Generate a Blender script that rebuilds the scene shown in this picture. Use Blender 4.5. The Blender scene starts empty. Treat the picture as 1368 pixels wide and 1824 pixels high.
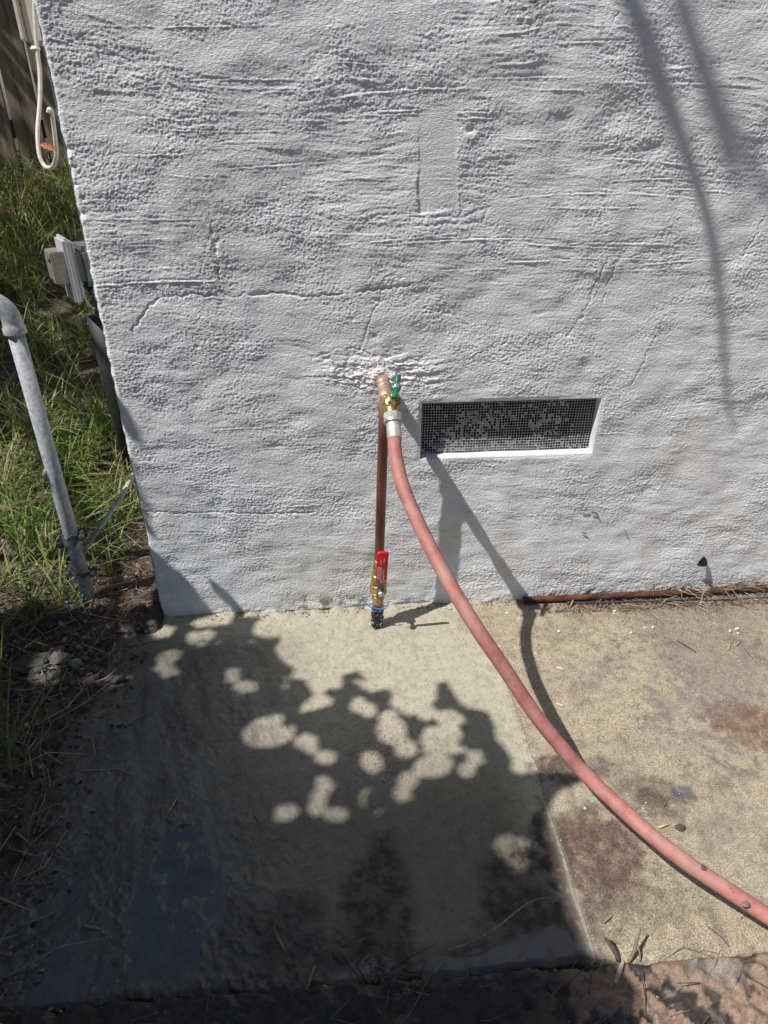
import bpy, bmesh, math, random
import numpy as np
from mathutils import Vector, Matrix, Quaternion, noise as mn

random.seed(7); rng = np.random.default_rng(11)
scene = bpy.context.scene
COL = scene.collection

# ------------------------------------------------------------------ camera, sky, sun, exposure
CAM = np.array([0.0, -1.38, 1.10]); TH = math.radians(30.6); YAW = math.radians(4.3); FPX = 1216.0
cd = bpy.data.cameras.new("camera"); cd.sensor_fit = 'VERTICAL'; cd.sensor_height = 36; cd.lens = 24.0
cd.clip_start = .01; cd.clip_end = 500
co = bpy.data.objects.new("camera", cd); COL.objects.link(co)
co.location = CAM; co.rotation_euler = (math.pi/2 - TH, 0, -YAW); scene.camera = co

SL = np.array([.5, .223, -.837]); SL /= np.linalg.norm(SL)      # the way the sunlight travels
wd = bpy.data.worlds.new("World"); scene.world = wd; wd.use_nodes = True
wn = wd.node_tree.nodes; wl = wd.node_tree.links
sky = wn.new("ShaderNodeTexSky"); sky.sky_type = 'NISHITA'; sky.sun_disc = False
sky.sun_elevation = math.asin(-SL[2]); sky.sun_rotation = math.atan2(-SL[0], -SL[1]) % (2*math.pi)
wn["Background"].inputs[1].default_value = .052
wl.new(sky.outputs[0], wn["Background"].inputs[0])
sd = bpy.data.lights.new("sun", 'SUN'); sd.energy = 4.9; sd.angle = math.radians(.53); sd.color = (1, .965, .905)
so = bpy.data.objects.new("sun", sd); COL.objects.link(so)
so.rotation_euler = Vector(SL).to_track_quat('-Z', 'Y').to_euler(); so.location = (-3, -1.5, 6)
scene.view_settings.view_transform = 'Standard'; scene.view_settings.look = 'None'
scene.view_settings.exposure = .14; scene.view_settings.gamma = 1

# ------------------------------------------------------------------ measuring helpers (photo pixel -> place in the yard)
FW = np.array([math.sin(YAW)*math.cos(TH), math.cos(YAW)*math.cos(TH), -math.sin(TH)])
RT = np.array([math.cos(YAW), -math.sin(YAW), 0]); UP = np.cross(RT, FW)
def ray(px, py): return FW + (px-684)/FPX*RT - (py-912)/FPX*UP
def G(px, py, z=0.0):
    r = ray(px, py); return CAM + r*((z-CAM[2])/r[2])
def Wl(px, py, y=0.0):
    r = ray(px, py); return CAM + r*((y-CAM[1])/r[1])
def proj(P):
    d = P-CAM; z = d@FW; z = np.where(z < .05, .05, z)
    return 684+FPX*(d@RT)/z, 912-FPX*(d@UP)/z

# ------------------------------------------------------------------ noise and masks
_tab = {}
def perlin(x, y, seed=0):
    if seed not in _tab:
        r = np.random.default_rng(1000+seed); a = r.random((256, 256))*2*np.pi
        _tab[seed] = (np.cos(a).astype(np.float32), np.sin(a).astype(np.float32))
    gx, gy = _tab[seed]
    x0 = np.floor(x); y0 = np.floor(y); fx = x-x0; fy = y-y0
    xi = x0.astype(int) & 255; yi = y0.astype(int) & 255; x1 = (xi+1) & 255; y1 = (yi+1) & 255
    u = fx*fx*fx*(fx*(fx*6-15)+10); v = fy*fy*fy*(fy*(fy*6-15)+10)
    a = gx[xi, yi]*fx+gy[xi, yi]*fy; b = gx[x1, yi]*(fx-1)+gy[x1, yi]*fy
    c = gx[xi, y1]*fx+gy[xi, y1]*(fy-1); d = gx[x1, y1]*(fx-1)+gy[x1, y1]*(fy-1)
    return ((a+(b-a)*u)*(1-v)+(c+(d-c)*u)*v)*1.5
def fbm(x, y, s, seed=0, o=3, g=.5):
    t = 0; a = 1.; n = 0
    for k in range(o):
        t = t+a*perlin(x/s*2**k+k*7.3, y/s*2**k+k*3.1, seed+k); n += a; a *= g
    return t/n
def sst(v, a, b):
    t = np.clip((v-a)/(b-a), 0, 1); return t*t*(3-2*t)
def pline(x, y, pts):
    d = np.full(np.shape(x), 9.)
    for (ax, ay), (bx, by) in zip(pts[:-1], pts[1:]):
        vx, vy = bx-ax, by-ay; L2 = vx*vx+vy*vy+1e-12
        t = np.clip(((x-ax)*vx+(y-ay)*vy)/L2, 0, 1)
        d = np.minimum(d, np.hypot(x-ax-t*vx, y-ay-t*vy))
    return d
def inpoly(x, y, P):
    r = np.zeros(np.shape(x), bool); n = len(P)
    for i in range(n):
        x1, y1 = P[i]; x2, y2 = P[(i+1) % n]
        if y1 == y2: continue
        c = ((y1 > y) != (y2 > y)) & (x < (x2-x1)*(y-y1)/(y2-y1)+x1); r ^= c
    return r
def softpoly(x, y, P, w):
    """1 inside, 0 outside, blurred over w"""
    d = pline(x, y, list(P)+[P[0]]); s = np.where(inpoly(x, y, P), d, -d); return sst(s, -w, w)

# ------------------------------------------------------------------ materials
def mat(name, col=(.5, .5, .5), rough=.6, metal=0., col2=None, vs=20, var=.2, bump=0., bs=300, bd=.001,
        attr=None, coat=0., stretch=(1, 1, 1), rv=.1, trans=0., spec=None, contrast=None):
    m = bpy.data.materials.new(name); m.use_nodes = True; nt = m.node_tree; N = nt.nodes; K = nt.links
    b = N["Principled BSDF"]; b.inputs["Roughness"].default_value = rough; b.inputs["Metallic"].default_value = metal
    if spec is not None: b.inputs["Specular IOR Level"].default_value = spec
    tc = N.new("ShaderNodeTexCoord"); mp = N.new("ShaderNodeMapping"); mp.inputs["Scale"].default_value = stretch
    K.new(tc.outputs["Object"], mp.inputs[0])
    nz = N.new("ShaderNodeTexNoise"); nz.inputs["Scale"].default_value = vs; nz.inputs["Detail"].default_value = 5
    nz.inputs["Roughness"].default_value = .65; K.new(mp.outputs[0], nz.inputs[0])
    rp = N.new("ShaderNodeMapRange"); lo, hi = contrast or (.35, .65)
    rp.inputs[1].default_value = lo; rp.inputs[2].default_value = hi; K.new(nz.outputs[0], rp.inputs[0])
    mx = N.new("ShaderNodeMix"); mx.data_type = 'RGBA'; K.new(rp.outputs[0], mx.inputs[0])
    c2 = col2 or tuple(min(1, c*(1+var)) for c in col); c1 = col if col2 else tuple(c*(1-var) for c in col)
    if attr:
        at = N.new("ShaderNodeAttribute"); at.attribute_name = attr
        for i, f in ((6, 1-var), (7, 1+var)):
            vm = N.new("ShaderNodeVectorMath"); vm.operation = 'SCALE'; vm.inputs[3].default_value = f
            K.new(at.outputs[0], vm.inputs[0]); K.new(vm.outputs[0], mx.inputs[i])
    else:
        mx.inputs[6].default_value = (*c1, 1); mx.inputs[7].default_value = (*c2, 1)
    K.new(mx.outputs[2], b.inputs["Base Color"])
    rr = N.new("ShaderNodeMapRange"); rr.inputs[3].default_value = max(.02, rough-rv); rr.inputs[4].default_value = min(1, rough+rv)
    K.new(nz.outputs[0], rr.inputs[0]); K.new(rr.outputs[0], b.inputs["Roughness"])
    if bump:
        n2 = N.new("ShaderNodeTexNoise"); n2.inputs["Scale"].default_value = bs; n2.inputs["Detail"].default_value = 4
        K.new(mp.outputs[0], n2.inputs[0])
        bp = N.new("ShaderNodeBump"); bp.inputs["Strength"].default_value = bump; bp.inputs["Distance"].default_value = bd
        K.new(n2.outputs[0], bp.inputs["Height"]); K.new(bp.outputs[0], b.inputs["Normal"])
    if coat: b.inputs["Coat Weight"].default_value = coat; b.inputs["Coat Roughness"].default_value = .15
    if trans:
        tr = N.new("ShaderNodeBsdfTranslucent"); K.new(mx.outputs[2], tr.inputs[0])
        ms = N.new("ShaderNodeMixShader"); ms.inputs[0].default_value = trans
        K.new(b.outputs[0], ms.inputs[1]); K.new(tr.outputs[0], ms.inputs[2]); K.new(ms.outputs[0], N["Material Output"].inputs[0])
    return m
M = {}
M['copper'] = mat('aged_copper', (.13, .05, .034), .34, .6, (.30, .135, .095), 40, stretch=(1, 1, .15), rv=.12)
M['copper_new'] = mat('sweated_copper', (.50, .23, .17), .42, .55, (.72, .50, .43), 90, bump=.3, bs=500, bd=.0006)
M['solder'] = mat('solder', (.75, .70, .66), .3, .7, (.6, .42, .36), 120)
M['brass'] = mat('brass', (.30, .215, .085), .30, .8, (.56, .42, .19), 60, bump=.15, bs=700, bd=.0005)
M['zinc'] = mat('dull_zinc', (.42, .42, .38), .45, .6, (.66, .66, .60), 70, bump=.2, bs=600, bd=.0005)
M['steel'] = mat('bright_steel', (.7, .7, .7), .25, .9, (.85, .85, .85), 80)
M['darksteel'] = mat('dark_steel', (.08, .085, .09), .35, .8, (.2, .2, .2), 80)
M['red'] = mat('red_vinyl', (.50, .008, .014), .38, 0, (.60, .014, .02), 90, coat=.2)
M['white'] = mat('white_print', (.75, .72, .72), .6, 0, (.85, .8, .8), 50)
M['green'] = mat('green_enamel', (.006, .12, .06), .3, 0, (.012, .19, .10), 90, coat=.4)
M['blue'] = mat('blue_wire', (.05, .20, .55), .4, 0, (.12, .35, .75), 200)
M['paintwhite'] = mat('white_paint', (.70, .70, .70), .7, 0, (.84, .84, .84), 40, bump=.4, bs=400, bd=.0008)
M['cream'] = mat('cream_paint', (.50, .46, .38), .65, 0, (.62, .57, .48), 25, bump=.3, bs=150, bd=.001)
M['cable'] = mat('white_cable', (.55, .52, .45), .5, 0, (.70, .66, .58), 60)
M['galv'] = mat('galvanised', (.20, .215, .25), .65, .08, (.48, .49, .52), 110, bump=.35, bs=500, bd=.0006, contrast=(.3, .7))
M['clamp'] = mat('oxidised_clamp', (.05, .065, .07), .6, .3, (.13, .15, .15), 90, bump=.4, bs=400)
M['meterplate'] = mat('meter_plastic', (.40, .40, .42), .5, 0, (.48, .48, .50), 40)
M['meterbody'] = mat('meter_grey', (.10, .125, .145), .5, .1, (.15, .175, .195), 30)
M['smoke'] = mat('dusty_clear_cover', (.20, .19, .17), .3, 0, (.30, .28, .25), 60)
M['redmark'] = mat('red_dial', (.16, .03, .03), .5)
M['rust'] = mat('rusty_iron', (.035, .016, .011), .8, .1, (.20, .072, .034), 45, bump=.7, bs=350, bd=.0015, stretch=(.35, 1, 1), contrast=(.42, .72))
M['darkpipe'] = mat('dark_plastic', (.035, .03, .03), .55, 0, (.09, .075, .07), 60, bump=.3)
M['greypipe'] = mat('grey_conduit', (.11, .125, .135), .5, .1, (.2, .215, .22), 60)
M['straw'] = mat('straw', attr='col', var=.35, rough=.7, vs=120)
M['grass'] = mat('grass_blade', attr='col', var=.2, rough=.5, vs=60, trans=.35)
M['leaf'] = mat('tree_leaf', (.03, .075, .015), .45, 0, (.06, .12, .025), 25, trans=.12)
M['litter'] = mat('leaf_litter', attr='col', var=.3, rough=.75, vs=200)
M['bark'] = mat('bark', (.07, .055, .04), .85, 0, (.16, .125, .09), 30, bump=.8, bs=60, bd=.01, stretch=(1, 1, .3))
M['fence'] = mat('weathered_wood', (.07, .058, .045), .85, 0, (.24, .20, .155), 14, bump=.7, bs=60, bd=.004, stretch=(3, 3, .22), contrast=(.3, .7))
M['clay'] = mat('terracotta', (.22, .065, .035), .8, 0, (.36, .13, .075), 30, bump=.5, bs=120, bd=.003)
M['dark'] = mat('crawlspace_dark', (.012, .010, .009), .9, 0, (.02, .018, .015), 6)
M['black'] = mat('black_scrap', (.006, .005, .005), .5, 0, (.02, .016, .014), 200)
M['stone'] = mat('grit_stone', attr='col', var=.2, rough=.7, vs=150)

def wall_material():
    m = mat('stucco', attr='col', var=.035, rough=.82, vs=28, rv=.05)
    nt = m.node_tree; N = nt.nodes; K = nt.links; b = N["Principled BSDF"]; tc = [n for n in N if n.type == 'TEX_COORD'][0]
    b.inputs["Specular IOR Level"].default_value = .25
    mp = N.new("ShaderNodeMapping"); mp.inputs["Scale"].default_value = (.55, 1, 1.15); K.new(tc.outputs["Object"], mp.inputs[0])
    n1 = N.new("ShaderNodeTexNoise"); n1.inputs["Scale"].default_value = 330; n1.inputs["Detail"].default_value = 4; n1.inputs["Roughness"].default_value = .6
    K.new(mp.outputs[0], n1.inputs[0])
    n3 = N.new("ShaderNodeTexNoise"); n3.inputs["Scale"].default_value = 620; n3.inputs["Detail"].default_value = 2; K.new(mp.outputs[0], n3.inputs[0])
    ad = N.new("ShaderNodeMath"); ad.operation = 'MULTIPLY_ADD'; K.new(n3.outputs[0], ad.inputs[0]); ad.inputs[1].default_value = .45; K.new(n1.outputs[0], ad.inputs[2])
    bp = N.new("ShaderNodeBump"); bp.inputs["Strength"].default_value = 1.0; bp.inputs["Distance"].default_value = .0021
    K.new(ad.outputs[0], bp.inputs["Height"]); K.new(bp.outputs[0], b.inputs["Normal"])
    return m
M['stucco'] = wall_material()

def slab_material():
    m = bpy.data.materials.new('worn_concrete'); m.use_nodes = True; nt = m.node_tree; N = nt.nodes; K = nt.links
    b = N["Principled BSDF"]
    tc = N.new("ShaderNodeTexCoord")
    def attr(n): a = N.new("ShaderNodeAttribute"); a.attribute_name = n; return a
    col, sand, wet = attr('col'), attr('sand'), attr('wet')
    def nz(s, d=4, r=.6): n = N.new("ShaderNodeTexNoise"); n.inputs["Scale"].default_value = s; n.inputs["Detail"].default_value = d; n.inputs["Roughness"].default_value = r; K.new(tc.outputs["Object"], n.inputs[0]); return n
    def mth(op, a, c, e=None):
        n = N.new("ShaderNodeMath"); n.operation = op
        for i, v in enumerate((a, c, e)):
            if v is None: continue
            if isinstance(v, (int, float)): n.inputs[i].default_value = v
            else: K.new(v, n.inputs[i])
        return n.outputs[0]
    fine = nz(380, 3, .7); mid = nz(60, 5, .7)
    # grain contrast: strong where the sand shows
    g1 = mth('SUBTRACT', fine.outputs[0], .5); amp = mth('MULTIPLY_ADD', sand.outputs[2], 2.5, 1.0)
    gg = mth('MULTIPLY_ADD', g1, amp, 1.0)
    mm = mth('MULTIPLY_ADD', mth('SUBTRACT', mid.outputs[0], .5), .5, 1.0)
    sp = nz(230, 2, .5); mr = N.new("ShaderNodeMapRange"); mr.inputs[1].default_value = .66; mr.inputs[2].default_value = .72; mr.inputs[3].default_value = 1; mr.inputs[4].default_value = .45; K.new(sp.outputs[0], mr.inputs[0])
    f = mth('MAXIMUM', mth('MULTIPLY', mth('MULTIPLY', gg, mm), mr.outputs[0]), .12)
    vm = N.new("ShaderNodeVectorMath"); vm.operation = 'SCALE'; K.new(col.outputs[0], vm.inputs[0]); K.new(f, vm.inputs[3])
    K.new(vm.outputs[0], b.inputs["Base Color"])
    r = mth('SUBTRACT', .82, mth('MULTIPLY', wet.outputs[2], .74)); K.new(r, b.inputs["Roughness"])
    h = mth('MULTIPLY_ADD', fine.outputs[0], mth('MULTIPLY_ADD', sand.outputs[2], .9, .30), mth('MULTIPLY', mid.outputs[0], .5))
    bp = N.new("ShaderNodeBump"); bp.inputs["Distance"].default_value = .0016
    K.new(mth('MULTIPLY', mth('SUBTRACT', 1.0, mth('MULTIPLY', wet.outputs[2], .93)), .75), bp.inputs["Strength"])
    K.new(h, bp.inputs["Height"]); K.new(bp.outputs[0], b.inputs["Normal"])
    return m
M['slab'] = slab_material()

# ------------------------------------------------------------------ object helpers
def link(name, me, m=None, parent=None, smooth=True):
    o = bpy.data.objects.new(name, me); COL.objects.link(o)
    if m is not None and not me.materials: me.materials.append(m)
    if smooth and len(me.polygons): me.polygons.foreach_set('use_smooth', [True]*len(me.polygons))
    if parent: o.parent = parent
    return o
def thing(name, label, cat, loc=(0, 0, 0), group=None):
    o = bpy.data.objects.new(name, None); COL.objects.link(o); o.location = loc; o.empty_display_size = .05
    return tag(o, label, cat, group)
def tag(o, label, cat, group=None, kind=None):
    o['label'] = label; o['category'] = cat
    if group: o['group'] = group
    if kind: o['kind'] = kind
    return o
def struct(o, kind='structure', label=None, cat=None):
    o['kind'] = kind
    if label: o['label'] = label
    if cat: o['category'] = cat
    return o
def mesh_np(name, V, F, attrs=None):
    """V (n,3), F (m,4) or (m,3)"""
    me = bpy.data.meshes.new(name); V = np.asarray(V, np.float32); F = np.asarray(F, np.int32); k = F.shape[1]
    me.vertices.add(len(V)); me.vertices.foreach_set('co', V.ravel())
    me.loops.add(F.size); me.loops.foreach_set('vertex_index', F.ravel())
    me.polygons.add(len(F)); me.polygons.foreach_set('loop_start', np.arange(0, F.size, k, dtype=np.int32))
    me.polygons.foreach_set('loop_total', np.full(len(F), k, np.int32))
    me.update(calc_edges=True)
    for n, a in (attrs or {}).items():
        a = np.asarray(a, np.float32)
        if a.ndim == 2:
            at = me.attributes.new(n, 'FLOAT_COLOR', 'POINT'); c = np.ones((len(V), 4), np.float32); c[:, :3] = a; at.data.foreach_set('color', c.ravel())
        else:
            at = me.attributes.new(n, 'FLOAT', 'POINT'); at.data.foreach_set('value', a)
    return me
def grid_faces(nx, ny, keep=None, flip=False):
    i, j = np.meshgrid(np.arange(nx-1), np.arange(ny-1), indexing='ij')
    a = i*ny+j; F = np.stack([a, a+ny, a+ny+1, a+1], -1)
    if flip: F = F[..., ::-1]
    return F[keep] if keep is not None else F.reshape(-1, 4)
class MB:
    def __init__(s): s.v = []; s.f = []; s.c = []
    def add(s, V, F, col=None):
        o = len(s.v); s.v += [tuple(p) for p in V]; s.f += [tuple(i+o for i in f) for f in F]
        if col is not None: s.c += [tuple(col)]*len(V)
    def box(s, c, sz, rot=None, bev=0.0):
        bm = bmesh.new(); bmesh.ops.create_cube(bm, size=1)
        for v in bm.verts: v.co = Vector((v.co.x*sz[0], v.co.y*sz[1], v.co.z*sz[2]))
        if bev: bmesh.ops.bevel(bm, geom=bm.edges[:], offset=bev, segments=2, affect='EDGES')
        if rot is not None: bmesh.ops.transform(bm, matrix=rot.to_4x4(), verts=bm.verts)
        bm.verts.index_update()
        s.add([v.co+Vector(c) for v in bm.verts], [[v.index for v in f.verts] for f in bm.faces]); bm.free()
    def tube(s, pts, r, n=16, caps=True, col=None):
        pts = [Vector(p) for p in pts]; m = len(pts)
        R = r if isinstance(r, (list, tuple, np.ndarray)) else [r]*m
        T = [(pts[min(i+1, m-1)]-pts[max(i-1, 0)]).normalized() for i in range(m)]
        for i in range(m):
            if T[i].length < .5: T[i] = T[i-1] if i else T[1]
        a = Vector((0, 0, 1)) if abs(T[0].z) < .9 else Vector((1, 0, 0)); u = T[0].cross(a).normalized()
        V = []
        for i in range(m):
            u = (u-T[i]*u.dot(T[i])).normalized(); w = T[i].cross(u)
            for k in range(n):
                t = 2*math.pi*k/n; V.append(pts[i]+(u*math.cos(t)+w*math.sin(t))*R[i])
        F = [(i*n+k, i*n+(k+1) % n, (i+1)*n+(k+1) % n, (i+1)*n+k) for i in range(m-1) for k in range(n)]
        if caps: F += [tuple(range(n))[::-1], tuple((m-1)*n+k for k in range(n))]
        s.add(V, F, col)
    def lathe(s, p0, ax, prof, n=24):
        """prof: (distance along axis, radius)"""
        ax = Vector(ax).normalized(); p0 = Vector(p0)
        s.tube_prof([p0+ax*d for d, r in prof], [r for d, r in prof], ax, n)
    def tube_prof(s, pts, R, ax, n):
        a = Vector((0, 0, 1)) if abs(ax.z) < .9 else Vector((1, 0, 0)); u = ax.cross(a).normalized(); w = ax.cross(u); V = []
        for p, r in zip(pts, R):
            for k in range(n):
                t = 2*math.pi*(k+.5)/n; V.append(p+(u*math.cos(t)+w*math.sin(t))*r)
        m = len(pts)
        F = [(i*n+k, i*n+(k+1) % n, (i+1)*n+(k+1) % n, (i+1)*n+k) for i in range(m-1) for k in range(n)]
        F += [tuple(range(n))[::-1], tuple((m-1)*n+k for k in range(n))]
        s.add(V, F)
    def build(s, name, m, parent=None, smooth=True, auto=None):
        me = bpy.data.meshes.new(name); me.from_pydata(s.v, [], s.f)
        if s.c and len(s.c) == len(s.v):
            at = me.attributes.new('col', 'FLOAT_COLOR', 'POINT')
            at.data.foreach_set('color', np.array([(*c[:3], 1) for c in s.c], np.float32).ravel())
        me.update(); o = link(name, me, m, parent, smooth)
        if auto is not None:
            try: me.set_sharp_from_angle(angle=math.radians(auto))
            except Exception: pass
        if parent:
            o.location = (0, 0, 0); o.matrix_parent_inverse = Matrix.Translation(-world_loc(parent))
        return o
def world_loc(o):
    l = Vector(o.location)
    while o.parent and o.type == 'EMPTY': o = o.parent; l += o.location
    return l if l.length else Vector((0, 0, 0))
def spline(P, n=12):
    """Catmull-Rom through P"""
    P = [np.array(p, float) for p in P]; P = [2*P[0]-P[1]]+P+[2*P[-1]-P[-2]]; out = []
    for i in range(1, len(P)-2):
        a, b, c, d = P[i-1:i+3]
        for k in range(n):
            t = k/n; out.append(.5*((2*b)+(c-a)*t+(2*a-5*b+4*c-d)*t*t+(3*b-3*c+d-a)*t**3))
    out.append(P[-2]); return out
def warp_poly(pts): return pts

# ------------------------------------------------------------------ stucco building
XC = -.455                                   # the building's near-left corner
VX0, VX1, VZ0, VZ1 = .186, .584, .417, .551  # vent opening
bld = thing('stucco_building', 'pale grey stucco building wall with mesh covered vent and rough trowel marks', 'building', (XC, 0, 0))
def wp(*pts): return [tuple(Wl(x, y)[[0, 2]]) for x, y in pts]
def wall_height(x, z):
    """relief of the stucco, metres out from the wall plane; also the stain colour"""
    wx = x+.012*perlin(x/.17, z/.17, 40); wz = z+.016*perlin(x/.28+3, z/.2, 41)+.004*perlin(x/.06, z/.05, 42)
    h = .0042*perlin(x/.30, z/.22, 1)+.0042*fbm(x+.03*perlin(x/.1, z/.1, 47), z, .12, 2, 2)+.0016*perlin(x/.06, z/.04, 4)+.0012*np.abs(perlin(wx/.09, wz/.035+wx*4, 48))
    pz = 1.0
    rough = .50+.75*sst(perlin(x/.16, z/.12, 5)+.3*perlin(x/.05, z/.035, 3), -.30, .55)
    gr = perlin(wx/.0068, wz/.0048, 9); gr2 = perlin(wx/.0037, wz/.0031, 8)
    fine = .00095*fbm(wx*.52+wz*.25, wz, .0125, 6, 3, .8)+.00060*gr+.00072*gr2
    top = sst(z, .78, 1.02)
    stm = (.25+.65*sst(perlin(x/.24+5, z/.13, 10), -.2, .4)*(.5+.45*top))
    ang = .05*perlin(x/.35, z/.3, 43)
    sx = wx; sz = wz+ang*(x-.3)
    s1 = perlin(sx/.034, sz/.0066, 11); s2 = perlin(sx/.11, sz/.0125, 12)
    rid = (1-np.abs(s2)*1.6); rid = np.clip(rid, 0, 1)**5
    h = h+fine*rough+stm*(.00070*s1+.00060*rid*(.3+1.1*top)+.0005*s2)
    # long, thin trowel lines
    rl = random.Random(77)
    for k in range(90):
        hi = k < 48
        x0 = rl.uniform(-.35, .75); z0 = rl.uniform(.80, 1.22) if hi else rl.uniform(.08, .85); Lh = rl.uniform(.05, .22)*(1 if hi else .6); sl = rl.gauss(.0 if x0 < .2 else -.03, .035 if hi else .10); cv = rl.uniform(-.35, .35)
        w = rl.uniform(.0009, .0018); a = rl.uniform(.0006, .0016)*(1 if hi else .55)
        u = x-x0; mk = (np.abs(u) < Lh) & (np.abs(z-z0-sl*u-cv*u*u) < .02)
        if not mk.any(): continue
        um, xm, zm = u[mk], x[mk], z[mk]
        dz = zm-(z0+sl*um+cv*um*um)+.0014*perlin(xm/.03+k, xm*0, 44)+.0006*perlin(xm/.008, xm*0+k, 45)
        h[mk] += (np.exp(-(dz/w)**2)-.8*np.exp(-((dz-1.9*w)/w)**2))*a*(1-(um/Lh)**2)*np.clip(.7+.8*perlin(xm/.025, zm/.02, 46), .1, 1.3)
    # a few long trowel ridges in the upper half
    for P, a, w in ((wp((250, 112), (420, 132), (600, 140), (760, 150), (900, 170)), .0022, .0022), (wp((330, 150), (520, 155), (680, 178), (840, 200)), .0017, .002),
                    (wp((480, 232), (640, 236), (760, 232)), .0015, .0018), (wp((860, 66), (960, 60), (1060, 62)), .0018, .002),
                    (wp((850, 118), (950, 120), (1060, 128)), .0016, .002), (wp((870, 150), (960, 165), (1030, 178)), .0015, .0018),
                    (wp((430, 262), (560, 268), (690, 262)), .0013, .0018), (wp((560, 300), (640, 302), (730, 316)), .0012, .0016),
                    (wp((190, 190), (260, 165), (330, 160), (400, 168)), .0006, .003)):
        d = pline(wx, wz, P); d = d+.0016*np.abs(perlin(x/.010, z/.008, 18)); h = h+a*.75*np.exp(-(d/w)**2)*np.clip(.45+1.1*perlin(x/.06, z/.05, 14), 0, 1)
    # smooth sunken rectangular patch
    P = wp((746, 196), (800, 186), (814, 192), (815, 376), (744, 380)); jx = .0022*perlin(x/.012, z/.012, 15)+.004*perlin(x/.04, z/.04, 7)
    d = softpoly(x+jx, z+jx, P, .0030); h = h*(1-.55*d)-.0007*d
    edge = pline(x+jx, z+jx, P+[P[0]]); h = h+.0008*np.exp(-(edge/.0030)**2)*(1-d)*np.clip(.4+1.2*perlin(x/.02, z/.03, 21), 0, 1)
    P2 = wp((735, 385), (820, 388), (870, 370), (860, 395), (740, 402)); d2 = pline(x+jx, z+jx, P2); h = h-.0012*np.exp(-(d2/.0025)**2)
    # vertical patch seam
    for P, a, w in ((wp((236, 590), (262, 552), (280, 528), (330, 525), (400, 528), (480, 524), (545, 528), (600, 524), (690, 514), (735, 508)), -.0034, .0021),
                    (wp((236, 907), (260, 912), (330, 915), (420, 912), (500, 916), (560, 912)), -.0030, .0017),
                    (wp((384, 432), (388, 470), (392, 500)), -.0026, .0020), (wp((376, 395), (380, 430)), -.0008, .002),
                    (wp((690, 480), (680, 520), (664, 560), (650, 600), (640, 625)), -.0013, .002), (wp((1090, 452), (1060, 510), (1040, 560), (1010, 600)), -.0012, .0025),
                    (wp((1120, 430), (1095, 470), (1075, 540)), -.0012, .002), (wp((1165, 600), (1150, 640), (1120, 690)), -.0012, .0016),
                    (wp((745, 540), (800, 560), (850, 590)), -.001, .0018), (wp((555, 640), (600, 620), (660, 628)), -.0014, .002),
                    (wp((1368, 380), (1345, 420), (1325, 460)), -.0014, .0016), (wp((1300, 640), (1290, 690), (1310, 720)), -.0009, .0016),
                    (wp((1100, 20), (1085, 55), (1068, 70)), -.0012, .0014), (wp((200, 620), (240, 628), (300, 640)), -.0008, .002),
                    (wp((250, 930), (262, 915), (275, 925), (285, 918), (290, 930)), -.0009, .0013), (wp((830, 640), (900, 610), (930, 625)), -.001, .002)):
        jj = .006*perlin(x/.035, z/.035, 16)+.0035*perlin(x/.010, z/.010, 17)+.0015*perlin(x/.004, z/.004, 19); j2 = .004*perlin(x/.033, z/.035, 26)+.0035*perlin(x/.011, z/.010, 27)
        d = pline(x+jj, z+j2, P); h = h+a*np.exp(-(d/w)**2)*np.clip(.95+1.2*perlin(x/.035, z/.035, 23), .15, 1.2)+.0009*np.exp(-(d/.006)**2)*fbm(x, z, .008, 25, 2)
    # broken, flaky render round the pipe
    cx, cz = Wl(668, 662)[[0, 2]]
    dx, dz = (x-cx)/.115, (z-cz)/.042; m = np.exp(-(dx*dx+dz*dz)**1.3)
    cx, cz = Wl(748, 668)[[0, 2]]; m = np.maximum(m, .7*np.exp(-(((x-cx)/.06)**2+((z-cz)/.045)**2)**1.3))
    q = fbm(wx*.55+.02*perlin(x/.03, z/.03, 22), wz*2.1, .030, 20, 4, .65); step = sst(np.abs(q), .0, .07)
    q2 = fbm(wx*.6, wz*2.2, .020, 24, 3, .6)
    rg = (1-np.clip(np.abs(q2)*5, 0, 1))**2; h = h+m*(.0026*step*np.sign(q)*.6+.0016*q2+.0022*rg)
    cx, cz = Wl(682, 676)[[0, 2]]; dd = np.hypot(x-cx, z-cz); h = h+.0055*np.exp(-((dd-.020)/.008)**2)*(.75+.5*perlin(x/.03, z/.02, 28))
    tapm = m.copy()
    # chips
    for px, py, r, a in ((119, 266, .006, -.005), (126, 280, .004, .003), (124, 300, .006, -.004), (131, 318, .004, .002), (134, 330, .004, -.003), (147, 353, .004, -.004), (146, 382, .006, -.003), (152, 392, .006, .002),
                         (128, 292, .004, .002), (838, 233, .007, -.006), (838, 240, .012, .003), (722, 728, .006, -.003), (350, 618, .004, -.003), (580, 640, .006, -.004), (628, 568, .004, -.002),
                         (1000, 215, .02, -.0035), (925, 228, .022, -.0035), (1102, 190, .022, -.003), (1095, 215, .018, -.003), (1160, 268, .018, -.0025), (350, 70, .03, -.004), (345, 50, .03, .003), (530, 745, .02, -.003), (480, 800, .022, -.003),
                         (1105, 455, .012, -.0025), (668, 600, .01, -.003)):
        cx, cz = Wl(px, py)[[0, 2]]; d = np.hypot((x-cx)*.8, (z-cz)*1.2)+.0025*perlin(x/.007, z/.007, 29)
        h = h+a*np.exp(-(np.clip(d, 0, 1)/r)**2)
    # rough foot of the wall
    b = sst(z, .05, .0); h = h+b*(.0025*fbm(x, z, .02, 30, 3)+.001)
    m2 = sst(z, .022, .002); h = h+m2*.003*perlin(x/.03, z/.01, 33)
    h = h+sst(z, .16, .02)*sst(x, .25, .45)*.0010*fbm(x, z, .011, 34, 2)
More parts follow.
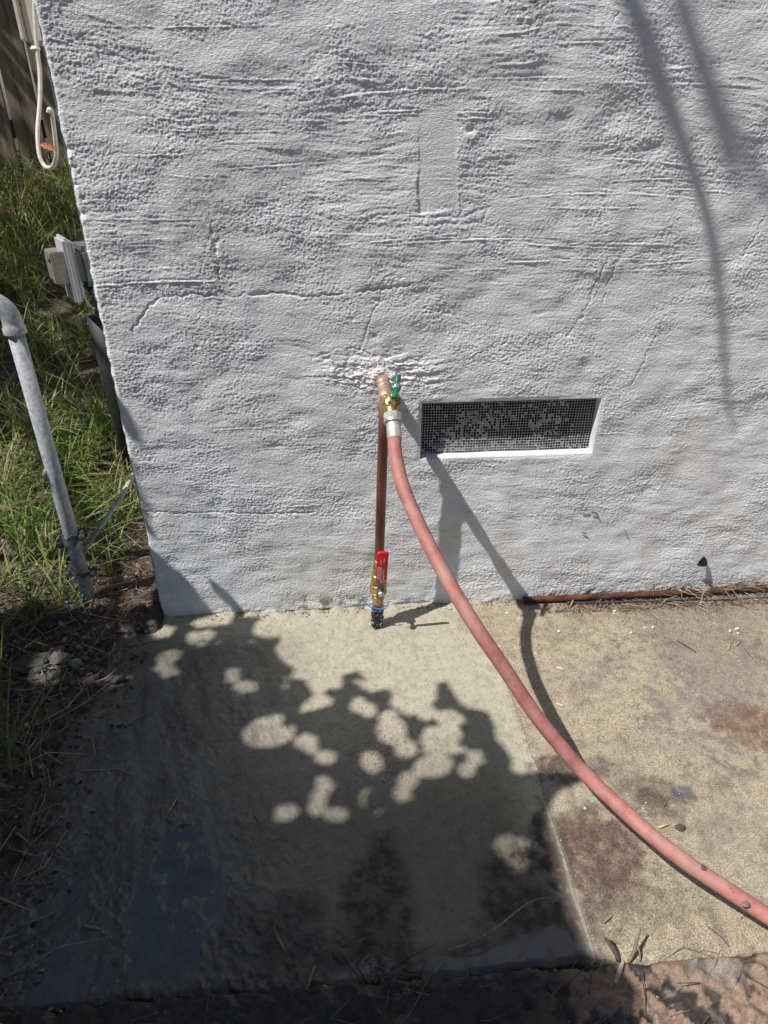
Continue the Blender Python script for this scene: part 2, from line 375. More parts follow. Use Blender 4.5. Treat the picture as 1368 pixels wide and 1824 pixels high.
    # colour (paint, mildew, splashed earth)
    col = np.empty(np.shape(x)+(3,), np.float32); col[...] = (.705, .718, .745)
    def mixc(c, f):
        f = f[..., None]; col[...] = col*(1-f)+np.array(c, np.float32)*f
    mixc((.60, .585, .545), .35*sst(perlin(x/.18, z/.25, 36), .0, .55)*sst(z, .75, .3))
    s1 = fbm(x, z, .03, 37, 4)
    st = np.exp(-(((x-Wl(600, 1055)[0])/.11)**2+((z-.018)/.022)**2)); mixc((.10, .085, .065), np.clip(st*sst(s1+.1, -.1, .35)*1.1, 0, .85))
    st = np.exp(-(((x-Wl(548, 1042)[0])/.018)**2+((z-.045)/.04)**2)); mixc((.12, .10, .08), np.clip(st*sst(s1, -.1, .3), 0, .8))
    mixc((.42, .38, .31), np.clip(sst(z, .05, .0)*.55*(.5+s1), 0, .6))
    mixc((.16, .14, .12), np.clip(sst(z, .012, .0)*sst(s1, -.2, .3)*.8, 0, .8)*sst(x, -.35, -.3))
    mixc((.45, .40, .36), np.clip(sst(x, .85, 1.0)*sst(z, .06, .0)*(.6+s1), 0, .5))
    mixc((.86, .855, .86), .85*sst(tapm, .25, .7))
    mixc((.50, .47, .42), .30*sst(fbm(x, z, .12, 39, 4, .6)+.5*s1, .12, .4)*sst(z, .6, .1))
    for px, py, L, an in ((380, 440, .04, .1), (350, 618, .006, .3), (940, 8, .02, .2), (960, 12, .02, -.6), (1064, 50, .014, .5), (1066, 30, .008, .5), (640, 905, .01, .2), (1045, 580, .01, .3)):
        cx, cz = Wl(px, py)[[0, 2]]; d = np.hypot((x-cx), (z-cz)*(1 if L < .03 else .25)); mixc((.22, .20, .16), np.clip(.55*np.exp(-(d/L)**2)*sst(fbm(x, z, .012, 38, 3), -.1, .3), 0, .7))
    return h, col
def lin(a, b, s): return list(np.linspace(a, b, max(2, int(round((b-a)/s))+1)))
E_ = .0004
xs = np.array([XC]+lin(XC+.0006, VX0, .0015)+lin(VX0+E_, VX1-E_, .0015)+lin(VX1, 1.22, .0015))
zs = np.array(lin(-.03, VZ0, .0015)+lin(VZ0+E_, VZ1-E_, .0015)+lin(VZ1, 1.33, .0015))
X, Z = np.meshgrid(xs, zs, indexing='ij')
H, C = wall_height(X, Z)
dop = np.minimum(np.minimum(X-VX0, VX1-X), np.minimum(Z-VZ0, VZ1-Z))         # >0 inside the opening
H = H*sst(-dop, 0, .010)+0*H
ins = dop > E_*.5
Y = -H
X = X+.0018*np.exp(-((X-XC)/.02)**2)*(fbm(Z, Z*0+3, .05, 51, 4, .7)-.2); ec = np.maximum(X-XC, 0)                                                                     # rounded building corner
Y = Y+.010*np.exp(-(ec/.0045)**2)*(1+.5*perlin(Z/.02, Z*0, 50))
Y = np.where(ins, .030, Y)
c4 = ins[:-1, :-1] & ins[1:, :-1] & ins[:-1, 1:] & ins[1:, 1:]
V = np.stack([X, Y, Z], -1).reshape(-1, 3)
me = mesh_np('wall', V, grid_faces(len(xs), len(zs), ~c4), {'col': C.reshape(-1, 3)})
# positions are given in world space: parent with the inverse of the empty's place
def under(o, parent): o.parent = parent; o.matrix_parent_inverse = Matrix.Translation(-Vector(parent.location)); return o
under(link('front_wall', me, M['stucco']), bld)
def coarse_wall(name, xs, zs):
    X, Z = np.meshgrid(np.array(xs), np.array(zs), indexing='ij'); H, C = wall_height(X, Z)
    me = mesh_np(name, np.stack([X, -H, Z], -1).reshape(-1, 3), grid_faces(len(xs), len(zs)), {'col': C.reshape(-1, 3)})
    return under(link(name, me, M['stucco']), bld)
coarse_wall('front_wall', lin(XC, 4.5, .012), lin(1.33, 2.9, .012))
coarse_wall('front_wall', lin(1.22, 4.5, .012), lin(-.03, 1.33, .012))
Yg, Zg = np.meshgrid(np.array(lin(.008, 3.6, .012)), np.array(lin(-.03, 2.9, .012)), indexing='ij')
Hs = .002*fbm(Yg, Zg, .05, 60, 3)+.003*perlin(Yg/.25, Zg/.2, 63)
Cs = np.zeros(Yg.shape+(3,)); Cs[...] = (.66, .655, .64)
me = mesh_np('side_wall', np.stack([XC-Hs*sst(Yg, 0, .05), Yg, Zg], -1).reshape(-1, 3), grid_faces(*Yg.shape, flip=True), {'col': Cs.reshape(-1, 3)})
under(link('side_wall', me, M['stucco']), bld)
mb = MB(); mb.box(((XC+4.5)/2, 1.82, 2.93), (4.5-XC+.02, 3.64, .05)); under(mb.build('roof', M['cream']), bld)
mb = MB(); mb.box(((XC+4.5)/2, 3.61, 1.44), (4.5-XC-.02, .03, 2.9)); mb.box((4.49, 1.8, 1.44), (.03, 3.5, 2.9)); under(mb.build('back_wall', M['cream']), bld)
# vent: dark crawl space, hardware-cloth screen half clogged with paint
vent = thing('vent', 'wide vent opening', 'vent', (VX0, .028, VZ0)); del vent['label']; del vent['category']
vent.parent = bld; vent.location = Vector((VX0, .028, VZ0))-bld.location
def under2(o, p, wl_): o.parent = p; o.matrix_parent_inverse = Matrix.Translation(-Vector(wl_)); return o
VL = (VX0, .028, VZ0)
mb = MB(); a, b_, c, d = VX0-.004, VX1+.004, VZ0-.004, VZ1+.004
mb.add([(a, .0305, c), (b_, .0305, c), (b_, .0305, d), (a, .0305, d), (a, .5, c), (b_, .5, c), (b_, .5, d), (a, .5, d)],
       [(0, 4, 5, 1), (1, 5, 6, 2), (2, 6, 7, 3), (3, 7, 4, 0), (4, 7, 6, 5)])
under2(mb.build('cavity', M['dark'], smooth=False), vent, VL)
mb = MB(); mb.box(((VX0+VX1)/2-.03, .050, VZ0+.004), (.26, .030, .014), Matrix.Rotation(.02, 3, 'Y'), .003); under2(mb.build('inner_ledge', M['cream']), vent, VL)
NX, NZ = 64, 21; px_ = (VX1-VX0)/NX; pz_ = (VZ1-VZ0)/NZ
def node_(i, j):
    x = VX0+i*px_; z = VZ0+j*pz_
    return np.array([x+.0012*float(perlin(np.array(x/.05), np.array(z/.04), 70)), .0262+.0022*float(perlin(np.array(x/.08), np.array(z/.06), 71)), z+.0014*float(perlin(np.array(x/.06), np.array(z/.05), 72))])
ND = [[node_(i, j) for j in range(NZ+1)] for i in range(NX+1)]
mb = MB()
for i in range(NX+1): mb.tube([ND[i][j]+np.array([0, -.0003*(-1)**(i+j), 0]) for j in range(NZ+1)], .00068, 5)
for j in range(NZ+1): mb.tube([ND[i][j]+np.array([0, .0003*(-1)**(i+j), 0]) for i in range(NX+1)], .00068, 5)
nscr = len(mb.f)
for i in range(NX):
    for j in range(NZ):
        x = VX0+(i+.5)*px_; z = VZ0+(j+.5)*pz_; u = (x-VX0)/(VX1-VX0); v = (z-VZ0)/(VZ1-VZ0)
        m = .75*math.exp(-((u-.34)/.20)**2-((v-.56)/.32)**2)+.75*math.exp(-((u-.74)/.12)**2-((v-.52)/.33)**2)+.45*math.exp(-((u-.2)/.12)**2-((v-.25)/.2)**2)+.30*math.exp(-((v-.1)/.12)**2)
        m = m*1.25+.75*float(perlin(np.array(x/.024), np.array(z/.018), 75))-.20
        if random.random() < m*.80:
            P = [ND[i][j], ND[i+1][j], ND[i+1][j+1], ND[i][j+1]]; c = sum(P)/4
            k = random.choice([.9, .9, .55, .4]); q = [c+(p-c)*1.0 for p in P]
            if k < .8:                                    # half-closed cell: paint in two corners only
                s = random.randint(0, 3); q = [P[s], P[(s+1) % 4], (P[(s+1) % 4]+P[(s+2) % 4])/2, c+(P[(s+3) % 4]-c)*.2]
            mb.add([p+np.array([0, -.0002, 0]) for p in q]+[p+np.array([0, .0004, 0]) for p in q], [(0, 1, 2, 3), (7, 6, 5, 4), (0, 4, 5, 1), (1, 5, 6, 2), (2, 6, 7, 3), (3, 7, 4, 0)])
scr = under2(mb.build('screen', mat('painted_wire', (.30, .30, .30), .7, 0, (.55, .55, .55), 60)), vent, VL); scr.data.materials.append(mat('grey_paint_film', (.22, .22, .225), .7, 0, (.42, .42, .43), 40))
scr.data.polygons.foreach_set('material_index', [0]*nscr+[1]*(len(scr.data.polygons)-nscr)); scr.data.polygons.foreach_set('use_smooth', [True]*nscr+[False]*(len(scr.data.polygons)-nscr))

# ------------------------------------------------------------------ concrete slab
JX = .357
def gp(*pts): return [tuple(G(x, y)[:2]) for x, y in pts]
def ell(x, y, px, py, rx, ry):
    """soft blob given by its centre and half axes in the photo, laid on the ground"""
    c = G(px, py); a = np.linalg.norm(G(px+rx, py)-c); b = abs(G(px, py-ry)[1]-G(px, py+ry)[1])/2
    return np.exp(-(((x-c[0])/a)**2+((y-c[1])/b)**2))
def slab_fields(x, y):
    col = np.empty(np.shape(x)+(3,), np.float32)
    n1 = fbm(x, y, .09, 80, 4, .6); n2 = fbm(x, y, .025, 84, 4, .65); n3 = fbm(x, y, .30, 88, 3)
    wxx = x+.02*n1+.008*n2; wyy = y+.02*fbm(x, y, .07, 92, 3)+.008*n2
    SLURRY = np.array((.385, .355, .275)); SAND = np.array((.355, .295, .215)); GREY = np.array((.27, .24, .205))
    def mixc(c, f):
        f = np.clip(f, 0, 1)[..., None]; col[...] = col*(1-f)+np.array(c, np.float32)*f
    col[...] = SLURRY
    right = sst(wxx, JX-.006, JX+.006)
    right = np.maximum(right, softpoly(wxx, wyy, gp((840, 1070), (960, 1075), (1030, 1300), (985, 1330), (935, 1200), (820, 1120)), .03))
    mixc(SAND, right); sand = right.copy()
    # thin grey slurry smears over the sand on the right
    for P, f in ((gp((1100, 1180), (1368, 1150), (1368, 1400), (1250, 1380), (1180, 1300)), .8), (gp((1180, 1480), (1368, 1380), (1368, 1640), (1290, 1560)), .5), (gp((1000, 1170), (1060, 1120), (1120, 1200), (1060, 1260)), .5),
                 (gp((975, 1400), (1090, 1400), (1100, 1450), (1000, 1470)), 1.)):
        s = softpoly(wxx, wyy, P, .03)*f*sst(n2+.6*n1, -.25, .15); mixc(GREY if f < 1 else SLURRY, s); sand = sand*(1-s*.85)
    mixc((.25, .205, .16), right*sst(n1, -.05, .4)*.6)
    sw = np.abs(fbm(x+.03*n1, y+.03*n3, .07, 117, 4, .6)); reg = softpoly(wxx, wyy, gp((1080, 1120), (1368, 1090), (1368, 1420), (1250, 1400), (1120, 1290), (1060, 1200)), .05)
    mixc((.14, .105, .09), reg*np.exp(-(sw/.020)**2)*.75); mixc((.20, .165, .14), reg*sst(n2+n1, .0, .5)*.55)
    # brown grimy band along the foot of the wall and the right side
    mixc((.165, .125, .10), sst(y, -.13, -.02)*right*sst(x, .45, .68)*(.6+.4*sst(n1, -.3, .3)))
    mixc((.21, .17, .145), softpoly(wxx, wyy, gp((1150, 1060), (1368, 1050), (1368, 1260), (1240, 1230), (1120, 1120)), .05)*.6)
    # dark damp stains
    wet = np.zeros(np.shape(x), np.float32)
    dk = sst(n2+.8*n1, -.5, .25)
    for px, py, rx, ry, c, f in ((1015, 1368, 70, 22, (.10, .075, .06), .95), (1150, 1420, 80, 34, (.15, .115, .09), .8), (1090, 1375, 60, 25, (.19, .15, .12), .6), (1330, 1295, 60, 45, (.14, .07, .05), .85),
                                 (1250, 1250, 80, 30, (.22, .18, .15), .5), (1210, 1320, 100, 25, (.25, .22, .19), .5), (1060, 1520, 70, 85, (.105, .062, .048), .95), (1100, 1500, 40, 50, (.12, .07, .055), .8), (1150, 1620, 120, 40, (.19, .15, .11), .6), (1020, 1650, 60, 60, (.14, .105, .085), .8),
                                 (1165, 1420, 45, 20, (.10, .07, .055), .85), (1040, 1600, 50, 40, (.13, .09, .07), .7), (985, 1500, 25, 70, (.05, .035, .03), .9), (1300, 1480, 60, 30, (.27, .23, .18), .5), (1040, 1195, 50, 25, (.26, .24, .2), .5)):
        e = sst(ell(wxx, wyy, px, py, rx*1.15, ry*1.15)+.25*n2, .22, .62); mixc(c, e*f*(.55+.45*dk)); wet = np.maximum(wet, e*f*.22)
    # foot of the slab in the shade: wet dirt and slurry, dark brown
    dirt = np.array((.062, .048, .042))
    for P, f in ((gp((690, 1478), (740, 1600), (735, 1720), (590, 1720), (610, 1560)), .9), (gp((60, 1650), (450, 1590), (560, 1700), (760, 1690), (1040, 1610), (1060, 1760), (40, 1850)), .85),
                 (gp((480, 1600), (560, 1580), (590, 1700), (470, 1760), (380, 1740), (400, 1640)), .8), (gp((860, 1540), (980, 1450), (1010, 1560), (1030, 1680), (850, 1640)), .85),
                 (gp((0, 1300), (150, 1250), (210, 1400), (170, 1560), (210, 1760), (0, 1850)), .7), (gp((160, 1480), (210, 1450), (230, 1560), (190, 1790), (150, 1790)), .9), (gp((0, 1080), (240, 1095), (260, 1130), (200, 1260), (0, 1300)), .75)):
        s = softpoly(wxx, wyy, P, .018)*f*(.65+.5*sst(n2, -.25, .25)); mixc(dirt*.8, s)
    low = sst(y, -.30, -.66)*sst(x, JX, JX-.1); mixc(col*.36, low*.92); wet = np.maximum(wet, low*(.35+.35*n1))  # wet mud darkening that also deepens the bottom-left shadow in the colour
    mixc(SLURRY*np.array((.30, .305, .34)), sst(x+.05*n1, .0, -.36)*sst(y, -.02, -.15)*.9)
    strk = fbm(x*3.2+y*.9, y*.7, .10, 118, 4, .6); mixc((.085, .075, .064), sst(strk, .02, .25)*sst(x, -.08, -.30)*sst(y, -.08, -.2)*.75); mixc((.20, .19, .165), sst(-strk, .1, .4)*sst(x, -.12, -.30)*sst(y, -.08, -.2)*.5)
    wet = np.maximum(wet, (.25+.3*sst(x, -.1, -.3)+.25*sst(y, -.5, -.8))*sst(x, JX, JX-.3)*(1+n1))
    # standing film of water, the sky's reflection tinted into its colour
    wt = np.zeros(np.shape(x), np.float32)
    for P in (gp((300, 1470), (380, 1440), (400, 1500), (400, 1620), (330, 1750), (235, 1755), (225, 1650), (250, 1540)), gp((110, 1620), (150, 1540), (145, 1700), (170, 1760), (150, 1824), (50, 1850), (60, 1770)),
              gp((745, 1720), (830, 1690), (1010, 1650), (1045, 1690), (1030, 1712), (850, 1745), (760, 1750)), gp((180, 1700), (205, 1690), (210, 1750), (185, 1750)), gp((590, 1720), (690, 1700), (740, 1745), (600, 1756)),
              gp((1190, 1400), (1230, 1400), (1240, 1430), (1200, 1430))):
        wt = np.maximum(wt, softpoly(wxx, wyy, P, .010)*sst(n2+.5*n1+.5*fbm(x*3.4+y*1.1, y*.6, .08, 119, 3), -.45, -.15))
    wet = np.maximum(wet, wt*1.0); mixc((.098, .10, .112), wt*.85)
    # light slurry line on the joint, sand specks
    jd = np.abs(x-JX-.004*perlin(y/.08, y*0, 95)); 
    mixc(SLURRY*1.05, np.exp(-((jd+.003)/.007)**2)*.85*(.35+.65*sst(y, -.4, -.6))*(.6+.6*sst(n2, -.2, .2))); mixc((.10, .09, .075), np.exp(-((x-JX-.003-.004*perlin(y/.08, y*0, 95))/.0014)**2)*.7)
    sand = sand*(1-wt)
    h = .0016*perlin(x/.35, y/.3, 96)+.0009*fbm(x, y, .05, 97, 3)+(1-sand)*(.00055*fbm(x, y*.6, .016, 99, 3)+.0004*perlin(x/.006, y/.011, 102))+sand*.00035*perlin(x/.004, y/.004, 103)
    rip = 1.35*sst(x, .05, -.20)+.8*sst(y, -.45, -.7)*sst(x, JX, JX-.1); h = h+rip*(.0016*fbm(x*.8+y*.5, y*.6, .022, 104, 4, .6))*(1-wt*.95)
    q = np.abs(fbm(x, y, .045, 108, 3)); h = h+(.0010*np.exp(-(q/.03)**2))*(1-wt)*(.3+rip)
    h = h-.0018*np.exp(-((jd-.002)/.0016)**2)+.0007*np.exp(-(jd/.008)**2)*sst(y, -.86, -.5)
    pit = perlin(x/.0075, y/.0075, 115)+.35*perlin(x/.05, y/.05, 116); pm = sst(pit, .62, .80)*(1-sand*.6)*(1-wt); h = h*(1-wt*.9)-.0011*pm
    mixc((.13, .115, .09), pm*.45); n4 = fbm(x, y, .008, 106, 3, .7); mixc(col*.74, sst(n4+.6*n2, .08, .3)*(.45+.4*sand))
    mixc(col*.86, sst(n2+.5*n1, .05, .35)*.8); mixc(np.minimum(col*1.12, .6), sst(-n2-.3*n3, .1, .4)*.7)
    lp = pline(wxx, wyy, gp((700, 1130), (690, 1200), (720, 1260))); h = h+.0012*np.exp(-(lp/.003)**2)*sst(n2, -.1, .2)
    h = h+.006*sst(y, -.03, .0)*(.5+perlin(x/.03, y*0, 110))*sst(x, .44, .38)          # slurry squeezed against the wall
    return h, col, np.clip(sand, 0, 1), np.clip(wet, 0, 1)
SX0, SY0 = -.575, -.873
xs = np.array([SX0, SX0+.0005]+lin(SX0+.003, 1.22, .0025)+list(np.geomspace(1.23, 4.4, 60)))
ys = np.array([SY0, SY0+.0005]+lin(SY0+.003, .012, .0025))
X, Y = np.meshgrid(xs, ys, indexing='ij')
XX = X+(.020*perlin(Y/.15, Y*0, 111)+.008*perlin(Y/.03, Y*0, 112))*sst(X, SX0+.15, SX0)
YY = Y+(.010*perlin(X/.2, X*0, 113)+.007*fbm(X, X*0, .05, 114, 3, .7))*sst(Y, SY0+.1, SY0)
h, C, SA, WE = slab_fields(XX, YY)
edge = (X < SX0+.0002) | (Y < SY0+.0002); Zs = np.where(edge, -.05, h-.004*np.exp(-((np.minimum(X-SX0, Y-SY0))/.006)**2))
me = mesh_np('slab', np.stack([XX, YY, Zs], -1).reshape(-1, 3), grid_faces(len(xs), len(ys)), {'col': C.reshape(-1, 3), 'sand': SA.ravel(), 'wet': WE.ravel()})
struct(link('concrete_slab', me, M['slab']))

# ------------------------------------------------------------------ earth: one sheet to the horizon
def soil_z(x, y):
    big = .02*perlin(x/.6, y/.6, 120)+.008*fbm(x, y, .12, 121, 3)
    cl = .010*fbm(x, y, .045, 124, 4, .6)
    ramp = .27*np.clip(y-.30, 0, 3.2)*sst(y, .2, .9)
    left = sst(-(x+.535+.05*perlin(y/.16, y*0, 126)+.035*fbm(x, y, .05, 128, 3)), -.03, .06)
    left = np.maximum(left, sst(-(x+.44), -.005, .02)*sst(y, -.09, -.04))
    bottom = sst(-(y+.868+.006*perlin(x/.05, x*0, 136)), -.006, .012)
    out = np.maximum(left, bottom*.999)
    z = -.035+bottom*(1-left)*.021+out*(.010+cl)+left*.038+left*(big+.006)
    z = z+bottom*(1-left)*(.002+.004*sst(fbm(x, y, .05, 127, 3), -.03, .03)+.004*sst(y, -1.0, -.9))
    z = z+bottom*(1-left)*(.0042*sst(fbm(x, y, .055, 127, 3)+.06, -.012, .012)+.004*fbm(x, y, .014, 129, 3))
    spill = np.exp(-((y+.885)/.03)**2)*sst(x, .36, .15)*(1-left); z = z+spill*(.010+.016*fbm(x, y, .05, 133, 4, .65))
    far = sst(np.hypot(x, y), 2.5, 6); z = z+ramp*sst(x, 1.0, .4)+far*.04*perlin(x/2., y/2., 130)
    return z
def ax(lo, hi, s, far):
    return np.array(sorted(set(list(-np.geomspace(-lo+s, far, 46)) if lo < 0 else []))+lin(lo, hi, s)+list(np.geomspace(hi+s, far, 46)))
xs = ax(-1.5, 1.2, .0042, 70.); ys = np.concatenate([-np.geomspace(1.06, 70, 46)[::-1], np.array(lin(-1.05, -.85, .0028)), np.array(lin(-.845, 1.5, .0055)), np.geomspace(1.51, 70, 60)])
X, Y = np.meshgrid(xs, ys, indexing='ij'); Zz = soil_z(X, Y)
C = np.empty(X.shape+(3,), np.float32)
n1 = fbm(X, Y, .10, 131, 4, .6); n2 = fbm(X, Y, .03, 135, 4, .65)
C[...] = (.060, .040, .030)
def mixC(c, f): C[...] = C*(1-np.clip(f, 0, 1)[..., None])+np.array(c, np.float32)*np.clip(f, 0, 1)[..., None]
mixC((.11, .085, .068), sst(n2, .0, .4)*.7); mixC((.035, .026, .022), sst(n1, .05, -.35)*.8)
# drying mud in front of the slab: pale crust flakes between wet dark mud
fr = sst(Y, -.86, -.885); fl = sst(fbm(X, Y, .055, 127, 3)+.06, -.012, .012)*(1-.6*np.exp(-(fbm(X, Y, .03, 134, 3)/.03)**2))
mixC((.036, .029, .027), fr); mixC((.30, .205, .148), fr*fl*sst(X, .22, .40)*(.75+.25*sst(n2, -.2, .2))); mixC((.12, .085, .068), fr*sst(X, .3, .4)*sst(n2+.4*n1, .05, .25)*.8); mixC((.23, .215, .185), fr*ell(X, Y, 1275, 1725, 45, 30)*.9)
mixC((.10, .095, .09), sst(Y, -.03, -.10)*sst(X, -.80, -.60)*sst(Y, -.9, -.8)*.5*sst(n2, -.1, .2))
wetm = np.clip(fr*(1-fl)*.55*sst(n1, -.3, .2)+.12, 0, 1)
me = mesh_np('ground', np.stack([X, Y, Zz], -1).reshape(-1, 3), grid_faces(len(xs), len(ys)), {'col': C.reshape(-1, 3), 'sand': np.full(X.size, .35), 'wet': wetm.ravel()})
struct(link('ground', me, M['slab']))
def sz(x, y): return float(soil_z(np.array(float(x)), np.array(float(y))))
def onsoil(px, py):
    r = ray(px, py); lo = None
    for s in np.linspace(.6, 8, 900):
        P = CAM+r*s
        if P[2] < sz(P[0], P[1]): return P
    return CAM+r*8

# ------------------------------------------------------------------ water riser with valve and tap
pipe = thing('water_riser', 'copper riser pipe with red levered valve and green handled tap in front of wall', 'water pipe', (.081, -.075, 0))
def riser(z): return Vector((.081+.018*z/.6, -.075, z))
mb = MB(); mb.tube([riser(z) for z in (-.01, .1, .2, .3, .4, .5, .6)], .0111, 24)
under(mb.build('riser_pipe', M['copper']), pipe)
mb = MB(); mb.tube([(.100, .03, .608), (.100, -.03, .608), (.0995, -.14, .610)], .0111, 24); under(mb.build('wall_stub', M['copper_new']), pipe)
mb = MB()
for y0, y1 in ((-.010, -.034), (-.048, -.062), (-.088, -.112)):
    mb.lathe((.1, y0, .608), (0, y1-y0, 0), [(0, .0118), (.0015, .0136), (abs(y1-y0)-.0015, .0136), (abs(y1-y0), .0118)], 24)
mb.lathe((.1, -.062, .608), (0, -1, 0), [(0, .0118), (.004, .0128), (.022, .0128), (.026, .0118)], 24)
mb.lathe((.0985, -.075, .603), (-.03, 0, -1), [(0, .0118), (.012, .0128), (.014, .0137), (.030, .0137), (.032, .0116)], 24)
under(mb.build('tee_fitting', M['copper_new']), pipe)
for y in (-.0345, -.0475, -.0875, -.1125):
    mb = MB(); mb.lathe((.1, y+.001, .608), (0, -1, 0), [(0, .0115), (.0008, .0131), (.0016, .0131), (.0024, .0115)], 24)
    under(mb.build('solder_ring', M['solder']), pipe)
# brass ball valve
bv = mb = MB(); p = riser(.072); ax_ = (riser(.3)-riser(.0)).normalized()
mb.lathe(p, ax_, [(0, .0118), (.002, .0128), (.010, .0130), (.012, .0138), (.014, .0122)], 24)
mb.lathe(p+ax_*.013, ax_, [(0, .0135), (.0015, .0160), (.012, .0160), (.0135, .0145)], 8)
mb.lathe(p+ax_*.026, ax_, [(0, .0145), (.004, .0178), (.012, .0196), (.024, .0200), (.036, .0190), (.044, .0172), (.047, .0160)], 28)
mb.lathe(p+ax_*.072, ax_, [(0, .0150), (.002, .0186), (.014, .0186), (.016, .0165)], 8)
mb.lathe(p+ax_*.087, ax_, [(0, .0160), (.004, .0158), (.012, .0142), (.016, .0150), (.020, .0150), (.024, .0138), (.034, .0134), (.036, .0144), (.040, .0144), (.042, .0118)], 24)
for k in range(3): mb.lathe(p+ax_*(.034+.011*k), ax_, [(0, .0185), (.001, .0207-.0004*k), (.0025, .0207-.0004*k), (.0035, .0185)], 28)
ST = Vector((.087, -.098, .134)); SD = Vector((.02, -1, .12)).normalized()
mb.lathe(ST-SD*.012, SD, [(0, .0085), (.010, .0085), (.012, .0100), (.018, .0100), (.0195, .0085)], 6)
valve = under(mb.build('ball_valve', M['brass'], auto=40), pipe)
mb = MB(); mb.lathe(ST+SD*.004, SD, [(0, .0045), (.018, .0045)], 12); mb.lathe(ST+SD*.0245, SD, [(0, .0062), (.0008, .0072), (.0065, .0072), (.0085, .0050)], 6)
def under_part(o, part, top): o.parent = part; return o       # the part itself already sits at the origin
under_part(mb.build('stem_nut', M['steel'], auto=30), valve, pipe)
# lever: bent steel strip, red sleeve
LB = Vector((.0865, -.119, .136)); LT = Vector((.0905, -.1475, .268)); K0 = Vector((.087, -.1245, .163))
def strip(mb, A, B, wdt, th, bev, nrm=None):
    d = (B-A); L = d.length; d.normalize(); n = Vector((0, -1, .2)) if nrm is None else nrm; n = (n-d*n.dot(d)).normalized(); s = d.cross(n)
    R = Matrix((s, n, d)).transposed(); mb.box((A+B)/2, (wdt, th, L), R, bev)
mb = MB(); strip(mb, LB-Vector((0, 0, .010)), K0, .017, .0022, .0006); strip(mb, K0-Vector((0, 0, .002)), LT-(LT-K0)*.1, .016, .0022, .0006)
lever = under_part(mb.build('lever', M['darksteel'], auto=40), valve, pipe)
mb = MB(); A_, B_ = K0+(LT-K0)*.04, LT; dd_ = (B_-A_).normalized(); n0 = Vector((0, -1, .2)); n0 = (n0-dd_*n0.dot(dd_)).normalized(); s0 = dd_.cross(n0)
hl = (B_-A_).length/2; hw = .0128; cr = .0062; prof = []
for qx, qz, a0 in ((1, 1, 0), (-1, 1, 1), (-1, -1, 2), (1, -1, 3)):
    for k in range(6):
        t = (a0+k/5)*math.pi/2; prof.append((qx*(hw-cr)+cr*math.cos(t), qz*(hl-cr)+cr*math.sin(t)))
lays = [(-.0036, .80), (-.0028, .95), (-.0012, 1), (.0012, 1), (.0028, .95), (.0036, .80)]; V = []; n = len(prof)
for off, k in lays:
    e_ = .0022*(1-k)*5
    for a_, b_ in prof: V.append((A_+B_)/2+s0*(a_*(1-e_/hw*.5))+dd_*(b_*(1-e_/hl*.5))+n0*off)
F = [(i*n+k, i*n+(k+1) % n, (i+1)*n+(k+1) % n, (i+1)*n+k) for i in range(5) for k in range(n)]+[tuple(range(n))[::-1], tuple(5*n+k for k in range(n))]
mb.add(V, F)
sleeve = mb.build('lever_sleeve', M['red'], auto=50); under_part(sleeve, valve, pipe)
# lettering printed on the sleeve, reading upwards
def text_mesh(name, s, size, origin, right, up, m, parentfn):
    cu = bpy.data.curves.new(name, 'FONT'); cu.body = s; cu.size = size; cu.extrude = .0002; cu.align_x = 'CENTER'; cu.align_y = 'CENTER'
    tmp = bpy.data.objects.new(name, cu); COL.objects.link(tmp); bpy.context.view_layer.update()
    me = bpy.data.meshes.new_from_object(tmp.evaluated_get(bpy.context.evaluated_depsgraph_get())); bpy.data.objects.remove(tmp)
    n = right.cross(up).normalized(); R = Matrix((right, up, n)).transposed().to_4x4(); R.translation = origin; me.transform(R)
    me.materials.clear(); return parentfn(link(name, me, m, smooth=False))
dL = (LT-K0).normalized(); nL = Vector((0, -1, .2)); nL = (nL-dL*nL.dot(dL)).normalized(); sL = dL.cross(nL)
if sL.x < 0: sL = -sL
fc = K0+(LT-K0)*.40+nL*.0037
T3 = []
T3.append(text_mesh('lettering', 'LEGEND', .0105, fc-sL*.0058, dL, -sL, M['white'], lambda o: under_part(o, valve, pipe)))
mb = MB(); rr = random.Random(3)
for off, a, b_, n in ((-.0005, -.032, .020, 15), (.0042, -.032, .014, 11), (.0035, .034, .048, 4), (-.004, .030, .046, 4), (.0082, -.03, -.022, 2)):      # small illegible print, as short strokes
    for k in range(n):
        t = a+(b_-a)*(k+.2*rr.random())/n; c = fc+dL*t+sL*off; 
        strip(mb, c-sL*.0009*rr.choice([.5, 1, 1]), c+sL*.0009*rr.choice([.4, 1, 1]), .0007, .0004, 0, nL)
        if rr.random() < .5: strip(mb, c-dL*.0005+sL*.0007, c+dL*.0012+sL*.0007, .0005, .0004, 0, nL)
under_part(mb.build('small_print', M['white'], smooth=False), valve, pipe)
# hose tap
mb = MB()
mb.lathe((.0998, -.128, .610), (0.02, -1, .06), [(0, .0125), (.002, .0150), (.012, .0152), (.014, .0135)], 8)
mb.lathe((.1, -.140, .611), (.03, -1, .05), [(0, .013), (.010, .0150), (.026, .0185), (.044, .0195), (.058, .0175), (.070, .0125), (.074, .006)], 26)
mb.lathe((.102, -.190, .628), (.001, -.022, -.020), [(0, .0155), (.014, .0150), (.022, .0140), (.030, .0142)], 26)
SDv = Vector((.004, -.024, .033)).normalized(); HB = Vector((.1045, -.192, .628))
mb.lathe(HB-SDv*.006, SDv, [(0, .0150), (.006, .0155), (.010, .0162), (.011, .0145)], 26)
mb.lathe(HB+SDv*.004, SDv, [(0, .0145), (.0015, .0166), (.0085, .0166), (.010, .0145)], 6)
mb.lathe(HB+SDv*.013, SDv, [(0, .0120), (.0012, .0135), (.0085, .0135), (.010, .0105)], 6)
